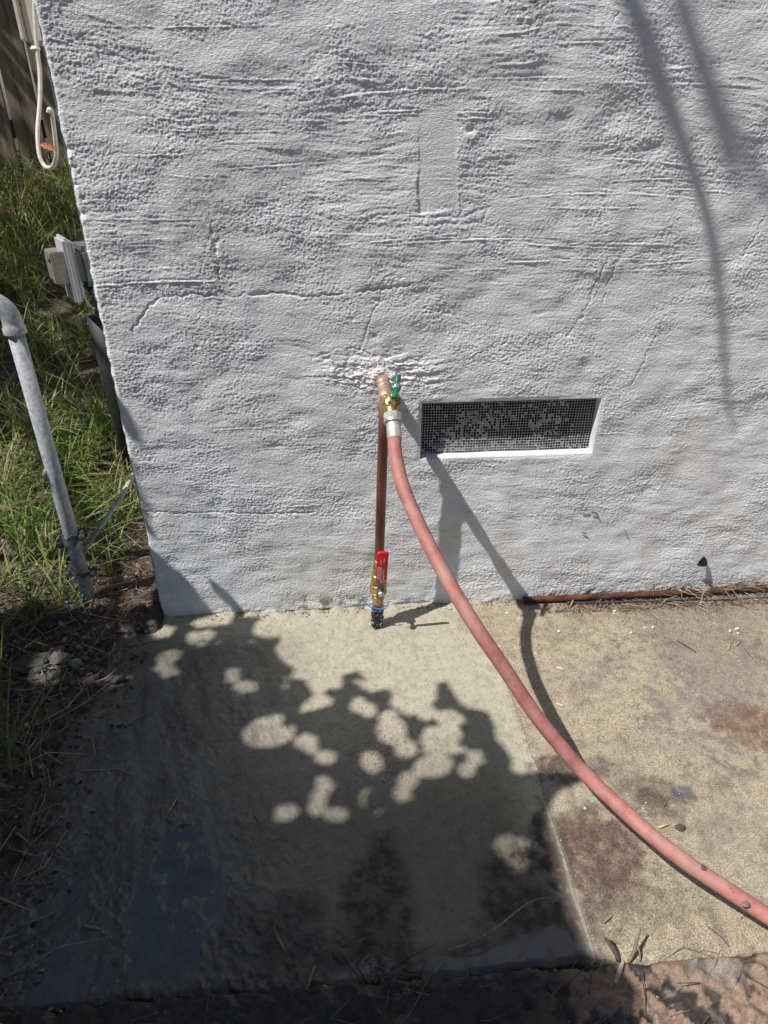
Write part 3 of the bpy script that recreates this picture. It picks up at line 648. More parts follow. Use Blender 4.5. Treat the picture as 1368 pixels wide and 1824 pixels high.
mb.lathe(HB+SDv*.022, SDv, [(0, .0075), (.008, .0065), (.009, .0045), (.026, .0040)], 16)
tap = under(mb.build('hose_tap', M['brass'], auto=40), pipe)
HC = Vector((.109, -.222, .6715)); HD = Vector((.20, .82, .53)); HD = (HD-SDv*HD.dot(SDv)).normalized()
mb = MB(); mb.lathe(HC-SDv*.005, SDv, [(0, .0072), (.002, .0090), (.007, .0090), (.009, .0070)], 20)
for s in (1, -1): mb.tube([HC+HD*s*d for d in (.003, .008, .014, .020, .0245, .0262)], [.0042, .0046, .0054, .0062, .0058, .0022], 16)
under_part(mb.build('tap_handle', M['green'], auto=50), tap, pipe)
mb = MB(); mb.lathe(HC+SDv*.003, SDv, [(0, .0055), (.0018, .0052), (.0032, .0035), (.0037, .001)], 16); under_part(mb.build('handle_screw', M['steel']), tap, pipe)
# tape wrapped round the foot
n = 40; mz = 30; V = []
for j in range(mz):
    z = -.006+.062*j/(mz-1)
    for k in range(n):
        t = 2*math.pi*k/n; r = .0136+.0012*math.sin(3*t+z*300)+.0022*mn.noise(Vector((math.cos(t)*2, math.sin(t)*2, z*110)))+.0012*mn.noise(Vector((math.cos(t)*5, math.sin(t)*5, z*300)))
        r *= (.92 if j in (0, mz-1) else 1)*(1.05-.12*(j/(mz-1)-.4)**2); V.append(riser(z)+Vector((math.cos(t)*r, math.sin(t)*r, 0)))
F = [(j*n+k, j*n+(k+1) % n, (j+1)*n+(k+1) % n, (j+1)*n+k) for j in range(mz-1) for k in range(n)]+[tuple((mz-1)*n+k for k in range(n))]
mb = MB(); mb.add(V, F)
M['tape'] = mat('black_tape', (.006, .006, .007), .28, 0, (.02, .02, .022), 70, bump=.8, bs=160, bd=.003)
M['tape_splash'] = mat('cement_splash', (.35, .35, .36), .6, 0, (.55, .56, .58), 100)
tape = under(mb.build('tape_wrap', M['tape']), pipe)
mb = MB(); rr = random.Random(5)
for k in range(30):
    z = rr.uniform(.0, .048); t = rr.uniform(-2.9, -.2); r0 = .0158
    c = riser(z)+Vector((math.cos(t)*r0, math.sin(t)*r0, 0)); n_ = Vector((math.cos(t), math.sin(t), 0)); s_ = Vector((-math.sin(t), math.cos(t), 0)); a_ = rr.uniform(0, 3.1)
    d_ = s_*math.cos(a_)+Vector((0, 0, 1))*math.sin(a_); strip(mb, c-d_*rr.uniform(.001, .004), c+d_*rr.uniform(.001, .004), rr.uniform(.0008, .0022), .0008, .0003, n_)
under_part(mb.build('cement_splash', M['tape_splash']), tape, pipe)
# blue tie wire
rc = riser(.058); pts = [rc+Vector((math.cos(t)*.0150, math.sin(t)*.0150, .003*math.sin(t*1.3)-.001)) for t in np.linspace(-.3, 5.3, 34)]
e = rc+Vector((.012, -.0135, -.003)); tail = [Wl(688, 1083, -.092), Wl(675, 1085, -.094), Wl(658, 1080, -.095), Wl(648, 1069, -.095), Wl(643, 1058, -.094)]
mb = MB(); mb.tube(pts, .0012, 10); mb.tube(spline(tail, 6), .0013, 10)
tag(mb.build('tie_wire', M['blue']), 'short blue wire twisted around the taped foot of the copper pipe', 'wire')

# ------------------------------------------------------------------ garden hose
hose = thing('garden_hose', 'faded pink rubber garden hose hanging from the tap and curving over the concrete', 'hose', (.45, -.57, 0))
OD = Vector((.001, -.024, -.0215)).normalized(); NT = Vector((.1025, -.2155, .6185))
mb = MB(); mb.lathe(NT, OD, [(0, .0140), (.0012, .0172), (.0125, .0172), (.0135, .0155)], 8); mb.lathe(NT+OD*.013, OD, [(0, .0165), (.002, .0172), (.006, .0168), (.0075, .0145)], 28)
nut = under(mb.build('hose_nut', M['zinc'], auto=35), hose)
mb = MB(); mb.lathe(NT+OD*.019, OD, [(0, .0118), (.002, .0132), (.006, .0132), (.0075, .0124), (.010, .0134), (.013, .0126), (.016, .0134), (.031, .0136), (.0325, .0128)], 32)
under(mb.build('ferrule', mat('crimped_ferrule', (.50, .49, .42), .45, .5, (.74, .72, .62), 60, bump=.3, bs=300)), hose)
hp = [NT+OD*.045, (.1035, -.276, .566), (.111, -.323, .531), (.129, -.365, .492), (.155, -.412, .446), (.184, -.468, .405)]
for (px, py), hz in (((850, 1120), .356), ((900, 1193), .292), ((950, 1268), .225), ((1000, 1331), .170), ((1042, 1378), .132), ((1098, 1432), .108), ((1164, 1491), .092), ((1225, 1538), .082), ((1290, 1581), .070), ((1368, 1632), .055)):
    hp.append(tuple(G(px, py, hz)))
a, b_ = np.array(hp[-2]), np.array(hp[-1]); d = b_-a
for k, z in ((1, .036), (2.2, .022), (3.8, .0135), (6, .013), (10, .013)): q = b_+d*k+np.array([.03*k*k*.3, .0, 0]); q[2] = z-.02*(1 if k > 2 else 0)*0; hp.append(tuple(q))
HP = spline([tuple(p) for p in hp], 14)
mb = MB(); mb.tube(HP, .0124, 28)
def hose_material():
    m = mat('faded_hose', (.36, .125, .105), .6, 0, (.50, .235, .205), 34, rv=.12, contrast=(.34, .68)); nt = m.node_tree; N = nt.nodes; K = nt.links; b = N["Principled BSDF"]
    at = N.new("ShaderNodeAttribute"); at.attribute_name = 'uvh'; sep = N.new("ShaderNodeSeparateXYZ"); K.new(at.outputs[1], sep.inputs[0])
    outs = []
    for sgn in (1, -1):
        a = N.new("ShaderNodeMath"); a.operation = 'MULTIPLY_ADD'; K.new(sep.outputs[0], a.inputs[0]); a.inputs[1].default_value = sgn; K.new(sep.outputs[1], a.inputs[2])
        s = N.new("ShaderNodeMath"); s.operation = 'SINE'; K.new(a.outputs[0], s.inputs[0]); outs.append(s.outputs[0])
    mxx = N.new("ShaderNodeMath"); mxx.operation = 'MAXIMUM'; K.new(outs[0], mxx.inputs[0]); K.new(outs[1], mxx.inputs[1])
    bp = N.new("ShaderNodeBump"); bp.inputs["Strength"].default_value = .25; bp.inputs["Distance"].default_value = .0011; K.new(mxx.outputs[0], bp.inputs["Height"])
    K.new(bp.outputs[0], b.inputs["Normal"])
    # braid showing through, faint
    base = b.inputs["Base Color"].links[0].from_socket
    mr = N.new("ShaderNodeMapRange"); mr.inputs[1].default_value = -1; mr.inputs[2].default_value = 1; mr.inputs[3].default_value = .84; mr.inputs[4].default_value = 1.08; K.new(mxx.outputs[0], mr.inputs[0])
    # scuffs
    tc = [n for n in N if n.type == 'TEX_COORD'][0]; nz = N.new("ShaderNodeTexNoise"); nz.inputs["Scale"].default_value = 14; nz.inputs["Detail"].default_value = 6; K.new(tc.outputs["Object"], nz.inputs[0])
    m2 = N.new("ShaderNodeMapRange"); m2.inputs[1].default_value = .50; m2.inputs[2].default_value = .68; K.new(nz.outputs[0], m2.inputs[0])
    mx = N.new("ShaderNodeMix"); mx.data_type = 'RGBA'; K.new(m2.outputs[0], mx.inputs[0]); K.new(base, mx.inputs[6]); mx.inputs[7].default_value = (.40, .235, .195, 1)
    vm = N.new("ShaderNodeVectorMath"); vm.operation = 'SCALE'; n5 = N.new("ShaderNodeTexNoise"); n5.inputs["Scale"].default_value = 95; n5.inputs["Detail"].default_value = 6; n5.inputs["Roughness"].default_value = .75; K.new(tc.outputs["Object"], n5.inputs[0])
    m5 = N.new("ShaderNodeMapRange"); m5.inputs[1].default_value = .56; m5.inputs[2].default_value = .70; m5.inputs[3].default_value = 1; m5.inputs[4].default_value = .62; K.new(n5.outputs[0], m5.inputs[0])
    ml = N.new("ShaderNodeMath"); ml.operation = 'MULTIPLY'; K.new(mr.outputs[0], ml.inputs[0]); K.new(m5.outputs[0], ml.inputs[1])
    K.new(mx.outputs[2], vm.inputs[0]); K.new(ml.outputs[0], vm.inputs[3]); K.new(vm.outputs[0], b.inputs["Base Color"])
    return m
ho = under(mb.build('hose_tube', hose_material()), hose)
L_ = np.concatenate([[0], np.cumsum([np.linalg.norm(np.array(HP[i+1])-np.array(HP[i])) for i in range(len(HP)-1)])])
uv = np.zeros((len(ho.data.vertices), 3), np.float32)
for i in range(len(HP)):
    for k in range(28): uv[i*28+k] = (L_[i]*1500, min(k, 28-k)*2*math.pi*16/28, 0)
at = ho.data.attributes.new('uvh', 'FLOAT_VECTOR', 'POINT'); at.data.foreach_set('vector', uv.ravel())

# ------------------------------------------------------------------ galvanised post with clamps, and its earth cable
post = thing('metal_post', 'grey galvanised pipe post with elbow and two clamps beside the building corner', 'pipe', (-.65, .062, 0))
PF = np.array([-.648, .062, 0]); PX = -.648
mb = MB(); mb.tube([(PX, .062, -.06), (PX, .062, .3), (PX, .062, .72)], .0165, 28); under(mb.build('upright', M['galv']), post)
mb = MB(); mb.lathe((PX, .062, .702), (0, 0, 1), [(0, .0185), (.002, .0225), (.014, .0225), (.017, .0200), (.026, .0195)], 28)
arc = [(PX-.043+.043*math.cos(t), .062, .728+.043*math.sin(t)) for t in np.linspace(0, math.pi/2, 14)]
mb.tube([(PX, .062, .712)]+arc+[(PX-.055, .062, .771)], .0195, 28)
mb.lathe((PX-.050, .062, .771), (-1, 0, 0), [(0, .0195), (.002, .0225), (.014, .0225), (.016, .0185)], 28)
under(mb.build('elbow', M['galv'], auto=50), post)
mb = MB(); mb.tube([(PX-.05, .062, .771), (PX-.4, .062, .771), (PX-1.2, .062, .771)], .0165, 28); under(mb.build('cross_pipe', M['galv']), post)
def clampo(z, R, tilt, w):
    mb = MB()
    for sgn in (1, -1):
        path = [Vector((PX-.034, .062-sgn*(-.006), z))]+[Vector((PX-.0190*math.cos(t), .062+sgn*.0190*math.sin(t), z)) for t in np.linspace(.35, math.pi-.35, 12)]+[Vector((PX+.034, .062+sgn*.006, z))]
        path = [p+Vector((0, 0, tilt*(p.x-PX))) for p in path]
        V = []; F = []
        for i, p in enumerate(path):
            n_ = Vector((0, sgn, 0)) if i in (0, len(path)-1) else Vector((p.x-PX, p.y-.062, 0)).normalized()
            for dz in (-w, w):
                for th in (0, .0028): V.append(p+n_*th+Vector((0, 0, dz*(1+.25*math.sin(i)))))
        for i in range(len(path)-1):
            a = i*4; b_ = a+4
            F += [(a, b_, b_+2, a+2), (a+1, a+3, b_+3, b_+1), (a, a+1, b_+1, b_), (a+2, b_+2, b_+3, a+3)]
        F += [(0, 2, 3, 1), (len(V)-4, len(V)-3, len(V)-1, len(V)-2)]
        mb.add(V, F)
    for sx in (-1, 1):
        c = Vector((PX+sx*.029, .062, z+tilt*sx*.029))
        mb.lathe(c+Vector((0, -.018, 0)), (0, 1, 0), [(0, .0036), (.036, .0036)], 10)
        mb.lathe(c+Vector((0, -.017, 0)), (0, 1, 0), [(0, .0062), (.0008, .0070), (.0055, .0070), (.006, .006)], 6)
        mb.lathe(c+Vector((0, .011, 0)), (0, 1, 0), [(0, .0070), (.005, .0070)], 6)
    return under(mb.build('clamp', M['clamp'], auto=40), post)
zc = [Wl(130, 958, .062)[2], Wl(142, 1018, .062)[2]]
clampo(zc[0], 0, .35, .013); clampo(zc[1], 0, -.1, .006)
A = Wl(150, 978, .075); cab = spline([Wl(150, 985, .07), Wl(158, 965, .075), Wl(178, 940, .08), Wl(196, 912, .10), Wl(216, 884, .12), Wl(228, 862, .16), Wl(238, 845, .24)], 10)
mb = MB(); n = len(cab)
for ph in (0, 2.1, 4.2):
    mb.tube([Vector(cab[i])+Vector((math.cos(ph+i*.42)*.0040, math.sin(ph+i*.42)*.0040, math.sin(ph+i*.42+1)*.003)) for i in range(n)], .0046, 10)
tag(mb.build('earth_cable', mat('frayed_grey_cable', (.16, .165, .18), .7, 0, (.46, .45, .43), 60, bump=.5, bs=300)), 'twisted grey cable running from the post clamp to the wall corner', 'cable')
mb = MB(); c = Wl(82, 851, .10); mb.lathe(c+np.array([.02, .01, 0]), (-1, .1, .35), [(0, .009), (.016, .009), (.017, .0115), (.026, .0115), (.028, .009), (.0285, .004)], 18)
mb.tube([c+np.array([.02, .01, 0]), PF+np.array([0, .01, c[2]])], .008, 12)
under(mb.build('capped_branch', mat('pale_green_cap', (.16, .24, .20), .5, 0, (.25, .33, .28), 60)), post)

# ------------------------------------------------------------------ meter, box, looping cable on the side wall
my = .62
mc = Wl(122, 480, my); meter = thing('utility_meter', 'grey meter with pale plastic face plate behind the building corner', 'meter', tuple(mc))
sc = .62/ .62
FX = Vector((-.86, -.50, .0)).normalized(); FR = Vector((.50, -.86, 0)).normalized()      # face normal points to the left of the building
def mbx(mb, off, sz_, bev=.004, rz=None):
    R = Matrix((FX, FR, Vector((0, 0, 1)))).transposed(); mb.box(Vector(mc)+FX*off[0]+FR*off[1]+Vector((0, 0, off[2])), sz_, R, bev)
mb = MB(); mbx(mb, (0, 0, 0), (.020, .105, .170), .007); mbx(mb, (-.014, 0, 0), (.010, .09, .150), .004); under(mb.build('face_plate', M['meterplate'], auto=45), meter)
mb = MB(); mbx(mb, (.026, 0, .012), (.038, .080, .082), .003); under(mb.build('index_cover', M['smoke'], auto=45), meter)
for o3, s3 in (((.046, .018, .034), (.003, .018, .014)), ((.046, -.01, -.02), (.003, .03, .006))): mb = MB(); mbx(mb, o3, s3, 0); under(mb.build('dial_mark', M['redmark']), meter)
mb = MB(); mbx(mb, (-.075, .0, .010), (.115, .12, .105), .016); mbx(mb, (-.10, 0, -.055), (.125, .135, .028), .010); mbx(mb, (-.10, 0, -.115), (.10, .11, .10), .022)
for k in (-1, 0, 1): mb.lathe(Vector(mc)-FX*(.045)+FR*(.055*k)+Vector((0, 0, -.075)), (0, 0, 1), [(0, .006), (.03, .006)], 6)
mbody = under(mb.build('meter_body', M['meterbody'], auto=45), meter)
mb = MB(); q = Vector(mc)-FX*.070-FR*.02; mb.tube([q+Vector((0, 0, -.14)), q+Vector((.0, 0, -.32)), Vector((q.x, q.y, sz(q.x, q.y)-.05))], [.046, .042, .030], 24)
under(mb.build('lower_pipe', mat('shade_dark_pipe', (.012, .014, .016), .6, 0, (.025, .028, .03), 30)), meter)  # grey pipe given a near-black colour for the shade around it
mb = MB(); mb.tube([q-FR*.0+Vector((.0, .04, .03)), Vector((XC+.01, q.y+.04, q.z+.03))], .013, 16); under(mb.build('wall_bracket', M['meterbody']), meter)
mb = MB(); bq = Vector(mc)+FX*-.02+FR*.05; mb.tube([bq+Vector((0, 0, -.072)), bq+Vector((.004, 0, -.092)), bq+Vector((.018, .0, -.098))], .0012, 8); under(mb.build('wire_seal', M['steel']), meter)

by = .42; P0 = Wl(62, 78, by); P1 = Wl(42, 75, by)
box = thing('utility_box', 'cream painted metal box fixed on the side of the building', 'utility box', (XC-.05, by, P0[2]))
zb = Wl(55, 78, by)[2]; xl = Wl(41, 60, by)[0]
mb = MB(); mb.box(((xl+XC-.004)/2, by+.11, zb+.20), (XC-.004-xl, .20, .40), None, .006); under(mb.build('enclosure', M['cream'], auto=40), box)
mb = MB(); mb.box((xl-.004, by+.11, zb+.205), (.010, .215, .40), None, .003); under(mb.build('door', M['cable'], auto=40), box)
cb = spline([Wl(60, -60, .34), Wl(62, 20, .34), Wl(66, 85, .33), Wl(71, 130, .32), Wl(71, 180, .30), Wl(67, 235, .27), Wl(70, 275, .25), Wl(80, 296, .24), Wl(92, 298, .22), Wl(99, 285, .2), Wl(100, 265, .19), Wl(95, 220, .18), Wl(92, 200, .17), Wl(88, 195, .17), Wl(86, 201, .17)], 9)
mb = MB(); mb.tube(cb, .0042, 12)
tag(mb.build('hanging_cable', M['cable']), 'white cable hanging in a loose loop below the cream box', 'cable')
mb = MB(); c = Vector(Wl(63, 87, .33)); mb.box(c, (.018, .012, .010), None, .003); tag(mb.build('cable_clip', M['white']), 'small white clip holding the cable under the cream box', 'clip')
def leaf_shape(c, d, n_, L, w, curl=.2, seg=5):
    """a leaf with thickness; c base, d direction, n_ up"""
    d = Vector(d).normalized(); n_ = Vector(n_); n_ = (n_-d*n_.dot(d)).normalized(); s = d.cross(n_); V = []; F = []
    for i in range(seg+1):
        t = i/seg; ww = w*math.sin(math.pi*(.08+.92*t)**.8)*.5+.0002; p = Vector(c)+d*(L*t)+n_*(curl*L*(math.sin(t*2.2)))
        V += [p-s*ww+n_*ww*.5, p-n_*.0003, p+s*ww+n_*ww*.5]
    for i in range(seg):
        a = i*3; F += [(a, a+1, a+4, a+3), (a+1, a+2, a+5, a+4)]
    return V, F
mb = MB(); c = Wl(100, 268, .16); V, F = leaf_shape(c, (-1, 0, .25), (0, -.8, .6), .030, .014, .2); mb.add(V, F, (.42, .17, .07))
for k in range(5): mb.tube([c, np.array(c)+np.array([-.012*random.random()-.012, .0, .01*(random.random()-.5)])], .0007, 4, col=(.25, .2, .14))
tag(mb.build('dead_leaf', M['litter']), 'small orange dead leaf caught on the white cable loop', 'leaf')

# ------------------------------------------------------------------ fence
fence = thing('wooden_fence', 'weathered vertical board fence at the back of the side yard', 'fence', (-1.8, 3.1, .6))
rr = random.Random(2); x = -5.0
while x < 2.0:
    w_ = rr.uniform(.125, .15); mb = MB(); z0 = sz(x, 3.1)-.05
    mb.box((x+w_/2, 3.1+rr.uniform(-.008, .008), z0+.95), (w_, .018, 1.9), Matrix.Rotation(rr.uniform(-.012, .012), 3, 'Y'), .002); under(mb.build('board', M['fence'], auto=40), fence)
    x += w_+rr.uniform(.008, .022)
mb = MB()
for z in (1.0, 2.1): mb.box((-1.5, 3.14, z), (7, .04, .09), None, .002)
under(mb.build('rail', M['fence']), fence)
# terracotta fragments on the slope
for k, (px, py, s) in enumerate(((70, 345, .10), (40, 355, .06), (22, 385, .09), (12, 425, .08), (88, 318, .06), (12, 440, .05))):
    P = onsoil(px, py); mb = MB(); bm = bmesh.new(); bmesh.ops.create_cube(bm, size=1)
    bmesh.ops.subdivide_edges(bm, edges=bm.edges[:], cuts=2)
    for v in bm.verts: v.co = Vector((v.co.x*s*1.5, v.co.y*s, v.co.z*s*.5))+mn.noise_vector(v.co*2.3+Vector((k*5, 0, 0)))*s*.16
    bmesh.ops.rotate(bm, verts=bm.verts, matrix=Matrix.Rotation(k*1.3, 3, 'Z')@Matrix.Rotation(.3*math.sin(k*2), 3, 'X')); bm.verts.index_update()
    mb.add([v.co+Vector(P)+Vector((0, 0, s*.12)) for v in bm.verts], [[v.index for v in f.verts] for f in bm.faces]); bm.free()
    tag(mb.build('clay_fragment', M['clay'], smooth=False), ['largest broken terracotta lump on the grassy slope below the fence', 'terracotta lump just left of the largest one on the grassy slope', 'long terracotta piece low in the grass left of the big lump', 'terracotta piece at the photo left edge on the slope', 'terracotta piece nearest the wall corner below the cable loop', 'small terracotta chip lowest on the slope at the left edge'][k], 'clay fragment', 'broken terracotta pieces on the slope')

# ------------------------------------------------------------------ rusty pipe, thin conduit and small things on the slab
def gl(px, py, z): return G(px, py, z)
a = G(928, 1057, .012); b_ = G(1368, 1037, .012)
y0 = -.014
mb = MB(); pts = [(x, -.014-.004*math.sin((x-.46)*4), .011+.004*math.sin((x-.46)*2.2)) for x in np.linspace(.462, 2.6, 40)]
mb.tube(pts, [.0085*(1+.06*mn.noise(Vector((p[0]*40, 0, 0)))) for p in pts], 18)
tag(mb.build('rusty_pipe', M['rust']), 'rusty brown iron pipe lying against the foot of the wall', 'pipe')
mb = MB(); pts = [tuple(G(px, py, .006)) for px, py in ((1010, 1073), (1060, 1074), (1130, 1071), (1200, 1069), (1252, 1066))]
mb.tube(spline(pts, 8), .0028, 12); tag(mb.build('thin_dark_rod', M['darkpipe']), 'thin dark brown rod lying parallel to the rusty pipe', 'rod')
mb = MB(); pts = [tuple(G(px, py, .006)) for px, py in ((1250, 1068), (1300, 1066), (1368, 1062), (1500, 1056), (1900, 1035))]
mb.tube(spline(pts, 8), .0034, 12); tag(mb.build('grey_conduit', M['greypipe']), 'thin grey plastic tube end to end with the dark rod at right', 'tube')
mb = MB(); rr = random.Random(9); c = Wl(1246, 997); cc = Vector(c)
V, F = leaf_shape(cc+Vector((.012, -.004, .008)), (-.9, -.1, -.6), (0, -1, .3), .030, .026, .30, 8); mb.add(V, F)
V, F = leaf_shape(cc+Vector((.012, -.003, .004)), (-.5, -.3, -.9), (.3, -1, .3), .016, .010, .1, 4); mb.add(V, F)
mb.tube([cc+Vector((.010, -.004, .003)), cc+Vector((.012, -.012, -.008))], .0005, 5)
tag(mb.build('black_leaf_scrap', M['black']), 'small curled black leaf stuck low on the wall at right', 'leaf')
# bits of dry grass stuck on the wall
for k, (px, py, L, an, lab) in enumerate(((1060, 912, .026, -.5, 'curved brown grass bit stuck low on the wall, highest of its group'), (1040, 907, .020, .1, 'thin dark grass bit stuck on the wall, just left of the curved one'),
                                     (1040, 948, .016, -.4, 'short grey grass bit stuck on the wall, lowest of the four'), (1112, 944, .014, -.9, 'pale yellow grass bit stuck on the wall, rightmost of the four'))):
    c = np.array(Wl(px, py))+np.array([0, -.003, 0]); mb = MB(); pts = [c+np.array([math.cos(an)*L*(t-.5)-0*t, -.001, math.sin(an)*L*(t-.5)-.006*(t-.4)**2*4*(k == 0)]) for t in np.linspace(0, 1, 7)]
    mb.tube(pts, [.0012, .0016, .0014, .0017, .0015, .0012, .0006], 6, col=[(.10, .08, .05), (.16, .13, .08), (.14, .12, .09), (.36, .30, .15)][k]); tag(mb.build('grass_bit', M['straw']), lab, 'dry grass', 'grass bits stuck on the wall')
# dried stalks at the slab's front edge
def stalk(mb, A, B, w, col, bow=.0, n=8, lift=0):
    A = Vector(A); B = Vector(B); d = B-A; s = d.cross(Vector((0, 0, 1))).normalized()
    pts = [A+d*t+Vector((0, 0, 1))*(bow*4*t*(1-t)+lift)+s*(bow*.5*math.sin(t*5)) for t in np.linspace(0, 1, n)]
    mb.tube(pts, [w*(.35+.65*math.sin(math.pi*min(1, .12+.8*t))) for t in np.linspace(0, 1, n)], 7, col=col)
for name, pts, w, col, lab in (
    ('dry_stalk', ((1088, 1766, .0), (1112, 1712, .020)), .0038, (.40, .34, .25), 'thick pale dry stalk lying in front of the slab edge, tip towards the viewer'),
    ('dry_stalk', ((1120, 1715, .0), (1142, 1655, .045)), .0028, (.20, .16, .12), 'brown dry stalk standing up at the slab edge, right of the bundle'),
    ('dry_stalk', ((1100, 1712, .0), (1075, 1664, .040)), .0026, (.16, .12, .095), 'dark dry stalk leaning left at the slab edge'),
    ('dry_stalk', ((1104, 1716, .0), (1085, 1672, .030)), .0020, (.12, .09, .07), 'thin dark stalk beside the leaning one at the slab edge'),
    ('dry_stalk', ((1140, 1712, .0), (1138, 1686, .020)), .0015, (.36, .20, .12), 'fine orange stalk right of the stalk bundle'),
    ('dry_stalk', ((1265, 1696, -.01), (1318, 1690, -.005)), .0016, (.48, .36, .20), 'straw coloured stalk lying crossways on the dried mud'),
    ('dry_stalk', ((1262, 1696, -.01), (1252, 1720, -.01)), .0018, (.42, .33, .22), 'short pale stalk meeting the crossways straw on the dried mud'),
    ('dry_stalk', ((785, 1697, .003), (985, 1610, .003)), .0015, (.22, .19, .13), 'long bowed grass stalk lying on the wet slab'),
    ('dry_stalk', ((488, 1650, .004), (508, 1700, .004)), .0022, (.20, .15, .08), 'brown twig lying on the dark slab at bottom left'),
    ('dry_stalk', ((540, 1775, .004), (563, 1720, .006)), .0022, (.20, .17, .13), 'pale narrow stalk lying at the lower slab edge'),
    ('dry_stalk', ((300, 1446, .003), (318, 1420, .003)), .0014, (.42, .36, .16), 'yellow grass stalk on the shaded slab near the mud'),
    ('dry_stalk', ((318, 1470, .002), (338, 1470, .002)), .001, (.04, .03, .03), 'tiny dark twig on the shaded slab'),
    ('dry_stalk', ((213, 1299, .002), (257, 1273, .002)), .0012, (.20, .19, .17), 'fine grey twig on the muddy left side of the slab'),
    ('dry_stalk', ((150, 1648, .004), (178, 1656, .004)), .0016, (.28, .22, .15), 'short tan twig in the puddles at bottom left'),
    ('dry_stalk', ((1172, 1474, .004), (1191, 1469, .004)), .0018, (.58, .50, .16), 'short yellow straw beside the hose'),
    ('dry_stalk', ((1181, 1438, .003), (1187, 1427, .003)), .0010, (.18, .24, .08), 'tiny green blade above the yellow straw'),
    ('dry_stalk', ((1206, 1140, .003), (1239, 1162, .003)), .0022, (.14, .10, .08), 'dark shrivelled leaf stem on the right side of the slab'),
    ('dry_stalk', ((1327, 1155, .004), (1347, 1180, .003)), .0012, (.30, .24, .17), 'slanting straw at the right edge of the slab'),
    ('dry_stalk', ((1296, 1158, .003), (1302, 1141, .003)), .0013, (.50, .42, .22), 'upright yellow straw in the small litter pile'),
    ('dry_stalk', ((1309, 1150, .003), (1320, 1142, .003)), .0013, (.48, .40, .22), 'short yellow straw in the small litter pile'),
    ('dry_stalk', ((1014, 1082, .004), (1024, 1064, .012)), .0022, (.30, .27, .15), 'pale leaf strip leaning on the left end of the dark rod'),
    ('dry_stalk', ((1204, 1035, .010), (1206, 1010, .03)), .0016, (.15, .09, .08), 'short dark stick standing up behind the rusty pipe')):
    mb = MB(); A = G(*pts[0]) if name != 'x' else None; B = G(*pts[1])
    L = np.linalg.norm(B-A); stalk(mb, A, B, w, col, .12*L if L > .1 else .05*L, 9)
    tag(mb.build(name, M['straw']), lab, 'stalk', 'dry stalks and straws on the ground')
for px, py, L, an, lab in ((1072, 1643, .04, .6, 'green grass blade at the front slab edge, above the stalks'), (1058, 1728, .03, 2.9, 'small green leaf on the mud left of the stalks'), (1303, 1712, .022, 1.4, 'yellow green leaf on the grey mud patch')):
    mb = MB(); V, F = leaf_shape(G(px, py, -.008 if py > 1700 else .012), (math.cos(an), math.sin(an), .1), (0, 0, 1), L*.5, .0022, .3, 6); mb.add(V, F, (.10, .22, .05) if px < 1300 else (.32, .36, .14))
    tag(mb.build('green_leaf', M['grass']), lab, 'leaf', 'green leaves on the ground')
mb = MB()
for k in range(6):
    A = G(1300+6*k, 1068, .005); 
# white paint chips
for k, (px, py, s) in enumerate(((1249, 1074, .012), (1208, 1063, .006), (995, 1125, .007), (998, 1190, .009), (997, 1255, .012), (1163, 1117, .006), (1122, 1104, .004), (1148, 1118, .005), (1093, 1093, .004), (1095, 1088, .006), (1313, 1120, .007), (1314, 1128, .004), (1300, 1124, .005), (1272, 1110, .004), (903, 1092, .006), (1124, 1127, .006), (1042, 1440, .004))):
    c = Vector(G(px, py, .003)); mb = MB(); n = 6; rr2 = random.Random(k); ph = rr2.uniform(0, 6); el = 2.2 if k in (0, 10, 3) else 1.4
    ring = [(math.cos(ph+2*math.pi*i/n)*s*.5*el*rr2.uniform(.7, 1.1), math.sin(2*math.pi*i/n)*s*.5*rr2.uniform(.7, 1.1)) for i in range(n)]
    V = [c+Vector((x, y, -.0015)) for x, y in ring]+[c+Vector((x*.9, y*.9, .0012+rr2.uniform(0, .0012))) for x, y in ring]
    F = [tuple(range(n))[::-1], tuple(range(n, 2*n))]+[(i, (i+1) % n, n+(i+1) % n, n+i) for i in range(n)]
    mb.add(V, F); o = mb.build('white_chip', M['white'], smooth=False)
    tag(o, ['long white chip beside the grey tube end', 'small white chip between rusty pipe and rod', 'white chip touching the right side of the hose shadow', 'oval white chip right of the hose shadow', 'largest cream chip right of the hose shadow near the hose', 'pale chip left of the dark stem on the concrete', 'tiny chip below the left part of the dark rod', 'pale speck chip in the middle of the right slab', 'tiny white chip just under the dark rod', 'white chip under the middle of the dark rod', 'long white chip above the litter pile', 'small white chip below the long one at the litter pile', 'white chip left of the long one at the litter pile', 'tiny white chip near the right end of the slab', 'white chip between the two hose shadows by the wall', 'white chip below the rod in the brown grime', 'white fleck at the right end of the lit gap under the hose'][k], 'chip', 'white paint chips on the concrete')

for k, (i_, (px, py), sc_, lab) in enumerate(((0, (1253, 1546), .0065, 'small brown mud clod stuck on top of the hose'), (1, (1328, 1611), .0075, 'flat grey mud spot on the hose near the right edge'), (2, (1212, 1474), .011, 'dark round mud lump on the concrete beyond the hose'))):
    c = np.array(G(px, py, [.089, .074, .001][k])); bm = bmesh.new(); bmesh.ops.create_icosphere(bm, subdivisions=2, radius=1)
    for v in bm.verts: v.co = Vector((v.co.x*sc_*[.75, 1.1, 1][k], v.co.y*sc_*[.8, .6, .7][k], v.co.z*sc_*[.5, .22, .2][k]))*(1+.35*mn.noise(v.co*1.7+Vector((k*3, 0, 0))))
    bm.verts.index_update(); mb = MB(); mb.add([v.co+Vector(c) for v in bm.verts], [[v.index for v in f.verts] for f in bm.faces], [(.10, .06, .045), (.20, .15, .13), (.09, .055, .05)][k]); bm.free()
    tag(mb.build('mud_clod', M['litter']), lab, 'mud', 'bits of mud on hose and concrete')
